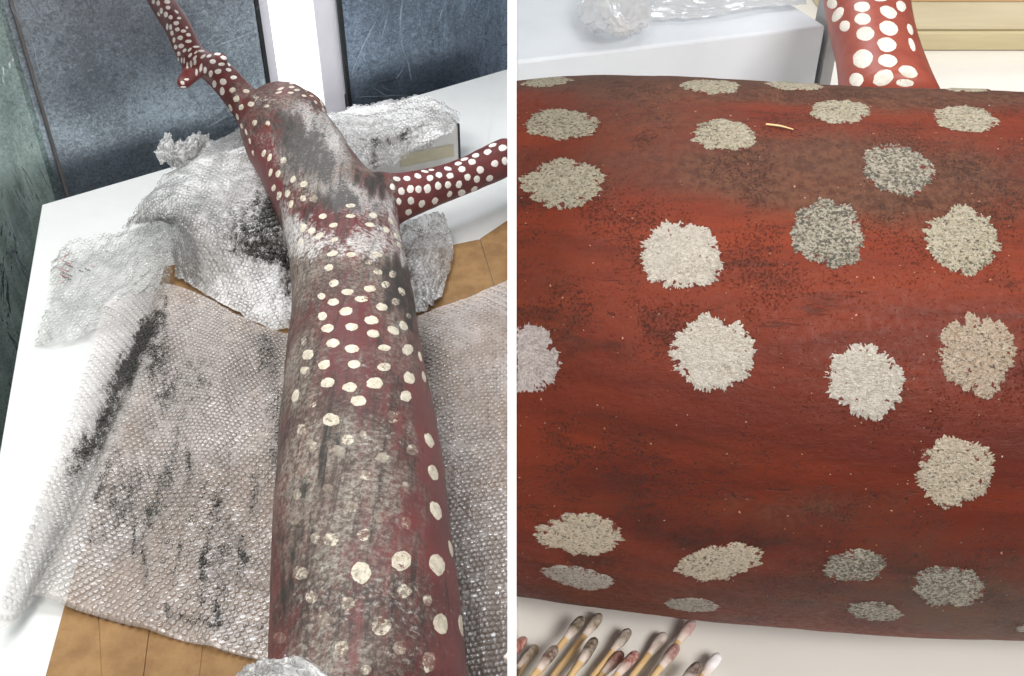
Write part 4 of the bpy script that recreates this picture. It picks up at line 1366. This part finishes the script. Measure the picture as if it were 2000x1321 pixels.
# red pole lying across the bench
cols = np.array([1008, 1100, 1200, 1350, 1500, 1650, 1800, 2000, 2420])
top_y = np.array([157, 149, 146, 149, 155, 163, 169, 175, 186])
bot_y = np.array([1164, 1176, 1188, 1204, 1219, 1231, 1241, 1250, 1262])
nx, nt = 360, 220
cc = np.linspace(1008.3, 2420, nx)
ty = np.interp(cc, cols, top_y); by = np.interp(cc, cols, bot_y)
kk = np.hanning(41); kk /= kk.sum()
sm = lambda a: np.convolve(np.pad(a, 20, mode='reflect', reflect_type='odd'), kk, 'valid')
ty, by = sm(ty), sm(by)
at = PITCH + np.arctan((ty - 660.5) / FPX); ab = PITCH + np.arctan((by - 660.5) / FPX)
mid_a, half = (at + ab) / 2, (ab - at) / 2
R = 0.336 / (1 + np.sin(mid_a) / np.sin(half))
dist = R / np.sin(half)
cy_, cz_ = dist * np.cos(mid_a), CZ - dist * np.sin(mid_a)
dep = (cy_ * math.cos(PITCH) + (CZ - cz_) * math.sin(PITCH)) - R * 0.75
X = (cc - 1000) / FPX * dep
X = X - X[0] + 0.00125
th = np.linspace(0, 2 * math.pi, nt, endpoint=False)
XX, TT = np.meshgrid(X, th, indexing='ij')
rr = R[:, None] * np.ones_like(TT)
rr = rr + (vn(XX * 20, np.cos(TT) * 2 + 4 + np.sin(TT), 3) - .5) * 0.0016 + (vn(XX * 70, np.cos(TT) * 30 + np.sin(TT) * 17 + 40, 3) - .5) * 0.0006
PV = np.dstack([XX, cy_[:, None] + rr * np.cos(TT), cz_[:, None] + rr * np.sin(TT)]).reshape(-1, 3)
PF = [(i * nt + j, i * nt + (j + 1) % nt, (i + 1) * nt + (j + 1) % nt, (i + 1) * nt + j) for i in range(nx - 1) for j in range(nt)]
PF += [tuple(range(nt))[::-1], tuple((nx - 1) * nt + j for j in range(nt))]
px, py = proj(PV)
DUST = [(1500, 175, 900, 26, 2, .55), (1850, 300, 300, 60, 3, .4), (1300, 330, 600, 50, 3, .45), (1750, 190, 300, 30, 2, .6), (1250, 220, 200, 50, 3, .55), (1650, 360, 300, 60, 0, .62), (1800, 420, 250, 70, 3, .5), (1080, 560, 120, 150, 0, .38), (1500, 300, 200, 60, 0, .4), (1350, 165, 400, 20, 2, .5),
        (1850, 1080, 300, 60, 3, .38), (1700, 1180, 300, 60, 5, .6), (1950, 1200, 150, 60, 5, .8), (1700, 980, 200, 40, 4, .35), (1500, 1000, 160, 40, 0, .4), (1100, 950, 150, 60, 3, .35), (1200, 1160, 300, 30, 4, .3)]
HOLD = [(1650, 600, 330, 60, 3, .5), (1250, 830, 250, 90, 2, .3), (1600, 850, 120, 50, 0, .3)]
dust = np.clip(blobs(px, py, DUST) - blobs(px, py, HOLD), 0, 1)
pl = empty('red_spotted_pole', (float(X.mean()), float(cy_.mean()), TR))
po = mk('pole_shaft', PV, PF, M['pole'], pl, attrs={'dust': dust})
bvp = BVHTree.FromPolygons([Vector(v) for v in PV], PF)
tones = dict(d=(srgb(196, 188, 160), .62), w=(srgb(230, 224, 217), .22), l=(srgb(220, 208, 218), .20), p=(srgb(200, 172, 146), .56), g=(srgb(176, 170, 154), .80), c=(srgb(224, 206, 180), .58), y=(srgb(170, 160, 156), .62))
thick = [(1068, 161, 96, 17, -4, 'd'), (1097, 244, 136, 60, 0, 'd'), (1098, 360, 156, 90, 0, 'd'), (1387, 170, 110, 27, 3, 'd'), (1412, 263, 124, 60, 4, 'd'), (1553, 167, 102, 20, 3, 'd'), (1641, 218, 116, 46, 2, 'd'), (1884, 232, 124, 50, 4, 'd'), (1895, 176, 84, 8, 0, 'd'),
         (1754, 332, 136, 94, 10, 'g'), (1619, 456, 140, 126, 15, 'g'), (1883, 470, 144, 126, 25, 'd'), (1328, 502, 164, 132, 10, 'w'), (1035, 700, 112, 138, 0, 'l'), (1390, 694, 162, 152, 20, 'w'), (1693, 743, 148, 142, 10, 'w'), (1906, 696, 150, 152, 10, 'p'), (1868, 921, 156, 128, -15, 'c'),
         (1133, 1044, 168, 82, 4, 'c'), (1405, 1098, 160, 66, -10, 'c'), (1127, 1127, 132, 40, 11, 'y'), (1667, 1105, 116, 62, -5, 'g'), (1856, 1145, 142, 80, 4, 'g'), (1350, 1181, 106, 26, 4, 'y'), (1708, 1194, 106, 38, 4, 'g'), (1997, 1228, 26, 12, 0, 'y')]
for i, s in enumerate(thick):
    r_ = spot_patch(bvp, s, 0.00042, 240, 9, 0.20, 400 + i, 0.17, rough=0.00005, spike=0.05)
    if r_ is None: continue
    V, F, ed = r_
    tc, dr = tones[s[5]]
    n = len(V)
    mk('paint_spot', V, F, M['tspot'], po, attrs={'tone': np.tile(np.array([*tc[:3], dr]), (n, 1)), 'edge': ed})
# crumbs, flakes and a splinter on the shaft
fv, ff = [], []
for i in range(190):
    x, y = random.uniform(1012, 1995), random.uniform(190, 1190)
    if i < 90:
        s = random.choice(thick); a = random.uniform(0, 6.28); k_ = random.uniform(1.02, 1.3)
        x, y = s[0] + math.cos(a) * s[2] / 2 * k_, s[1] + math.sin(a) * s[3] / 2 * k_
    if x < 1012: continue
    q, n = cast(bvp, x, y)
    if q is None: continue
    r0_ = random.uniform(0.00010, 0.00030)
    t1 = n.orthogonal().normalized(); t2 = n.cross(t1)
    k = len(fv)
    m4 = random.randint(4, 6)
    for j in range(m4):
        a = 6.283 * j / m4 + random.uniform(-.3, .3)
        fv.append(tuple(q + (t1 * math.cos(a) + t2 * math.sin(a)) * r0_ * random.uniform(.6, 1.3)))
    fv.append(tuple(q + n * r0_ * 0.9))
    ff += [(k + j, k + (j + 1) % m4, k + m4) for j in range(m4)]
o = mk('paint_crumbs', fv, ff, M['tspot'], po, smooth=False, attrs={'tone': np.tile(np.array([0.46, 0.32, 0.24, 0.3]), (len(fv), 1)), 'edge': np.zeros(len(fv))})
tag(o, kind='stuff')
tag(pl, 'thick red-ochre pole with ragged cream paint spots filling the right bench view', 'pole')


def splinter(px0, py0, px1, py1, r, mat, label, name='splinter'):
    q0_, n0_ = cast(bvp, px0, py0); q1_, n1_ = cast(bvp, px1, py1)
    V, F = tube_mesh([q0_ + n0_ * r, (q0_ + q1_) / 2 + n0_ * r * 2.0, q1_ + n1_ * r], [r, r * .9, r * .5], 10, 7)
    o = mk(name, V, F, mat)
    tag(o, label, 'splinter')


splinter(1496, 245, 1549, 255, 0.00035, M['stick'], 'tiny straw-coloured splinter lying on top of the red pole')

# spotted branch rising behind the pole
bn = [(1740, 215, 190, .10), (1728, 165, 172, .105), (1714, 105, 158, .11), (1700, 45, 157, .115), (1690, -20, 160, .12), (1684, -70, 160, .125)]
def PR(x, y, h): return P(x, y, h, TR)
pts = [PR(x, y, h) for x, y, w, h in bn]
back = np.array([pts[0][0] + 0.004, float(cy_.mean()) + float(R.mean()) * 0.9, pts[0][2] - 0.002])
rad = [w * depth_of(p) / (2 * FPX) for p, (x, y, w, h) in zip(pts, bn)]
V, F = tube_mesh(pts, rad, 60, 64)
br = mk('branch', V, F, M['branch'], pl)
bvb = BVHTree.FromPolygons([Vector(v) for v in V], F)
bs = Z((1500, 0, 4.0), [(500, 30, 80, 80, -40), (545, 115, 70, 130, 35), (600, 205, 80, 90, 30), (735, 55, 130, 82, 0), (740, 150, 130, 90, 0), (760, 265, 140, 110, 0), (740, 460, 160, 140, -40), (940, 95, 140, 90, 25), (945, 220, 150, 110, 20), (930, 350, 150, 110, 10), (935, 475, 150, 100, 5), (900, 610, 165, 120, -25), (690, 625, 110, 110, -30), (1040, 50, 70, 90, -30), (1095, 560, 150, 90, 20), (1070, 650, 140, 60, 5), (1125, 350, 40, 110, -20), (1110, 230, 40, 90, -20), (880, 0, 90, 24)])
for i, s in enumerate(bs):
    r_ = spot_patch(bvb, s, 0.0003, 48, 4, 0.10, 700 + i)
    if r_ is None: continue
    V, F, ed = r_
    n = len(V)
    mk('paint_spot', V, F, M['spot'], br, attrs={'st': np.zeros((n, 4)), 'cover': np.full(n, 0.08), 'clean': np.full(n, .45)})

# pale box behind the pole
e0 = PR(1008.0, 120, .085); e1 = PR(1613, 50, .085)
bd = (e1 - e0)[:2]; bl = np.linalg.norm(bd); bd /= bl
bnn = np.array([-bd[1], bd[0]])
pb = empty('pale_box', (*((e0 + e1)[:2] / 2), TR))
c00 = np.array([max(e0[0], 0.0016), e0[1]]); c10 = e1[:2]
c11 = c10 + bnn * 0.21; c01 = c00 + bnn * 0.21
c01[0] = 0.0016
prism('carton', [c00, c10, c11, c01], TR + 0.0005, TR + 0.085, M['boxblue'], pb, bevel=0.002)
tag(pb, 'white box coloured with the bluish light on it, behind the red pole with plastic on top', 'box')
gp = slab('shaded_side_strip', (c10 + bd * 0.004)[:2], (c10 + bd * 0.013)[:2], TR, TR + 0.16, 0.02, M['steel'])  # grey strip in place of the box side lying in shade
tag(gp, 'grey upright strip standing in for the shaded side of the pale box, beside the spotted branch', 'strip')

S9 = [
    [(1135, 0, .098), (1170, -30, .100), (1220, -30, .100), (1275, -25, .096)],
    [(1128, 28, .096), (1165, 10, .112), (1215, 8, .116), (1268, 5, .098)],
    [(1140, 55, .090), (1175, 55, .100), (1220, 60, .104), (1262, 50, .092)],
    [(1160, 66, .087), (1190, 70, .090), (1225, 74, .090), (1245, 66, .087)],
]
def right_patch(name, ctrl, mat, label, cat, wr, seed):
    rows = np.array([[PR(x, y, h) for (x, y, h) in r] for r in ctrl])
    A1 = np.array([catmull(r, 60) for r in rows])
    G = np.array([catmull(A1[:, c], 60) for c in range(60)]).transpose(1, 0, 2)
    v2 = VN(seed)
    u, v = np.meshgrid(np.linspace(0, 6, 60), np.linspace(0, 6, 60))
    G = G + np.dstack([(v2(u, v + 9, 3) - .5) * wr, (v2(u + 30, v, 3) - .5) * wr, np.abs(v2(u, v, 4) - .5) * wr * 2])
    G[..., 2] = np.maximum(G[..., 2], TR + 0.0865)
    F = [(j * 60 + i, j * 60 + i + 1, (j + 1) * 60 + i + 1, (j + 1) * 60 + i) for j in range(59) for i in range(59)]
    o = mk(name, G.reshape(-1, 3), F, mat, attrs={'stain': np.zeros(3600)})
    tag(o, label, cat)
    return o
right_patch('plastic_scrap', S9, M['milky'], 'crumpled white plastic scrap on the pale box', 'plastic', 0.007, 41)
S10 = [
    [(1270, -40, .092), (1380, -45, .092), (1480, -50, .092), (1545, -40, .090)],
    [(1272, 5, .090), (1380, -4, .092), (1490, -14, .092), (1560, -14, .089)],
    [(1265, 42, .088), (1380, 34, .089), (1500, 16, .089), (1578, 10, .087)],
]
right_patch('film_sheet', S10, M['milky'], 'thin translucent plastic sheet lying along the back of the pale box', 'plastic', 0.004, 42)

# planks at the back of the bench
yb = float(PR(1900, 100, 0)[1])
for (z0, z1, y0, mat, lab) in ((0.0005, 0.017, 0.0, 'wood2', 'lowest tan plank behind the branch at the back of the bench'), (0.0175, 0.043, 0.004, 'wood1', 'pale wide plank stacked in the middle of the planks behind the branch'), (0.0435, 0.060, 0.002, 'wood3', 'orange-tinted plank on top of the planks behind the branch')):
    o = prism('plank', [(0.30, yb + y0), (0.93, yb + y0), (0.93, yb + 0.14), (0.30, yb + 0.14)], TR + z0, TR + z1, M[mat], None, bevel=0.0012)
    tag(o, lab, 'plank', 'planks stacked at the back of the bench')

# cotton swabs in front of the pole
sw_list = [  # tip px, tail px, tip height, tip colour, label
    (1131, 1216, 1010, 1365, .010, (96, 82, 60), 'wooden swab with olive-brown tip, farthest back in the fan of swabs'),
    (1166, 1210, 1050, 1360, .005, (128, 112, 88), 'wooden swab with small faded brown tip behind the olive-brown one'),
    (1222, 1240, 1120, 1370, .006, (132, 118, 104), 'wooden swab with blurred grey-brown tip in the middle of the fan'),
    (1157, 1258, 1075, 1380, .012, (84, 66, 40), 'wooden swab with dark brown tip in the middle of the fan'),
    (1079, 1274, 985, 1390, .014, (86, 54, 38), 'wooden swab with dark chestnut tip at the left of the fan'),
    (1146, 1277, 1060, 1390, .007, (110, 98, 78), 'wooden swab with grey-olive tip beneath the dark brown one'),
    (1018, 1256, 925, 1360, .008, (140, 76, 60), 'wooden swab with rusty red tip at the left edge by the divider'),
    (1236, 1284, 1130, 1400, .012, (140, 72, 58), 'wooden swab with brick red tip near the centre of the fan'),
    (1207, 1284, 1110, 1390, .006, (150, 88, 74), 'wooden swab with pale red tip left of the brick red one'),
    (1348, 1222, 1235, 1375, .006, (188, 150, 144), 'wooden swab with pinkish white tip at the far right of the fan'),
    (1316, 1270, 1215, 1400, .010, (142, 92, 84), 'wooden swab with mauve brown tip right of centre'),
    (1398, 1288, 1290, 1420, .006, (236, 234, 236), 'wooden swab with clean white tip at the right end'),
    (1358, 1306, 1255, 1420, .012, (92, 72, 58), 'wooden swab with blackish brown tip beside the clean white one'),
    (1292, 1247, 1180, 1390, .004, (176, 162, 152), 'wooden swab with faint grey tip leaning toward the right'),
    (1040, 1272, 950, 1380, .004, (150, 132, 110), 'wooden swab with pale grey tip beside the rusty red one'),
]
for (x0, y0, x1, y1, h, c, lab) in sw_list:
    p0 = PR(x0, y0, h); p1 = PR(x1, y1, max(0.003, h - 0.002))
    d = (p1 - p0); L = np.linalg.norm(d); d /= L
    root = empty('cotton_swab', tuple(p0))
    full = 0.085
    end = p0 + d * full
    V, F = tube_mesh([p0 + d * 0.004, p0 + d * full * .5, end], [0.00125] * 3, 8, 9)
    V[:, 0] = np.maximum(V[:, 0], 0.0022)
    mk('stick', V, F, M['stick'], root)
    col = np.array(srgb(*c))
    V, F = tube_mesh([p0 - d * 0.0025, p0 - d * 0.001, p0 + d * 0.003, p0 + d * 0.006, p0 + d * 0.009], [0.0011, 0.0019, 0.0021, 0.0017, 0.0014], 18, 14)
    t = ((V - p0) @ d)
    f = np.clip((t - 0.0035) / 0.004, 0, 1)[:, None]
    tc = col * (1 - f) + np.array(srgb(214, 198, 186)) * f
    mk('cotton_tip', V, F, M['tip'], root, attrs={'tip': tc})
    tag(root, lab, 'swab', 'cotton swabs in front of the red pole')

S.render.engine = 'CYCLES'
S.cycles.max_bounces = 6
S.cycles.diffuse_bounces = 3
S.cycles.glossy_bounces = 3
S.cycles.use_adaptive_sampling = True
S.cycles.adaptive_threshold = 0.025
S.cycles.use_denoising = True
S.cycles.transparent_max_bounces = 10
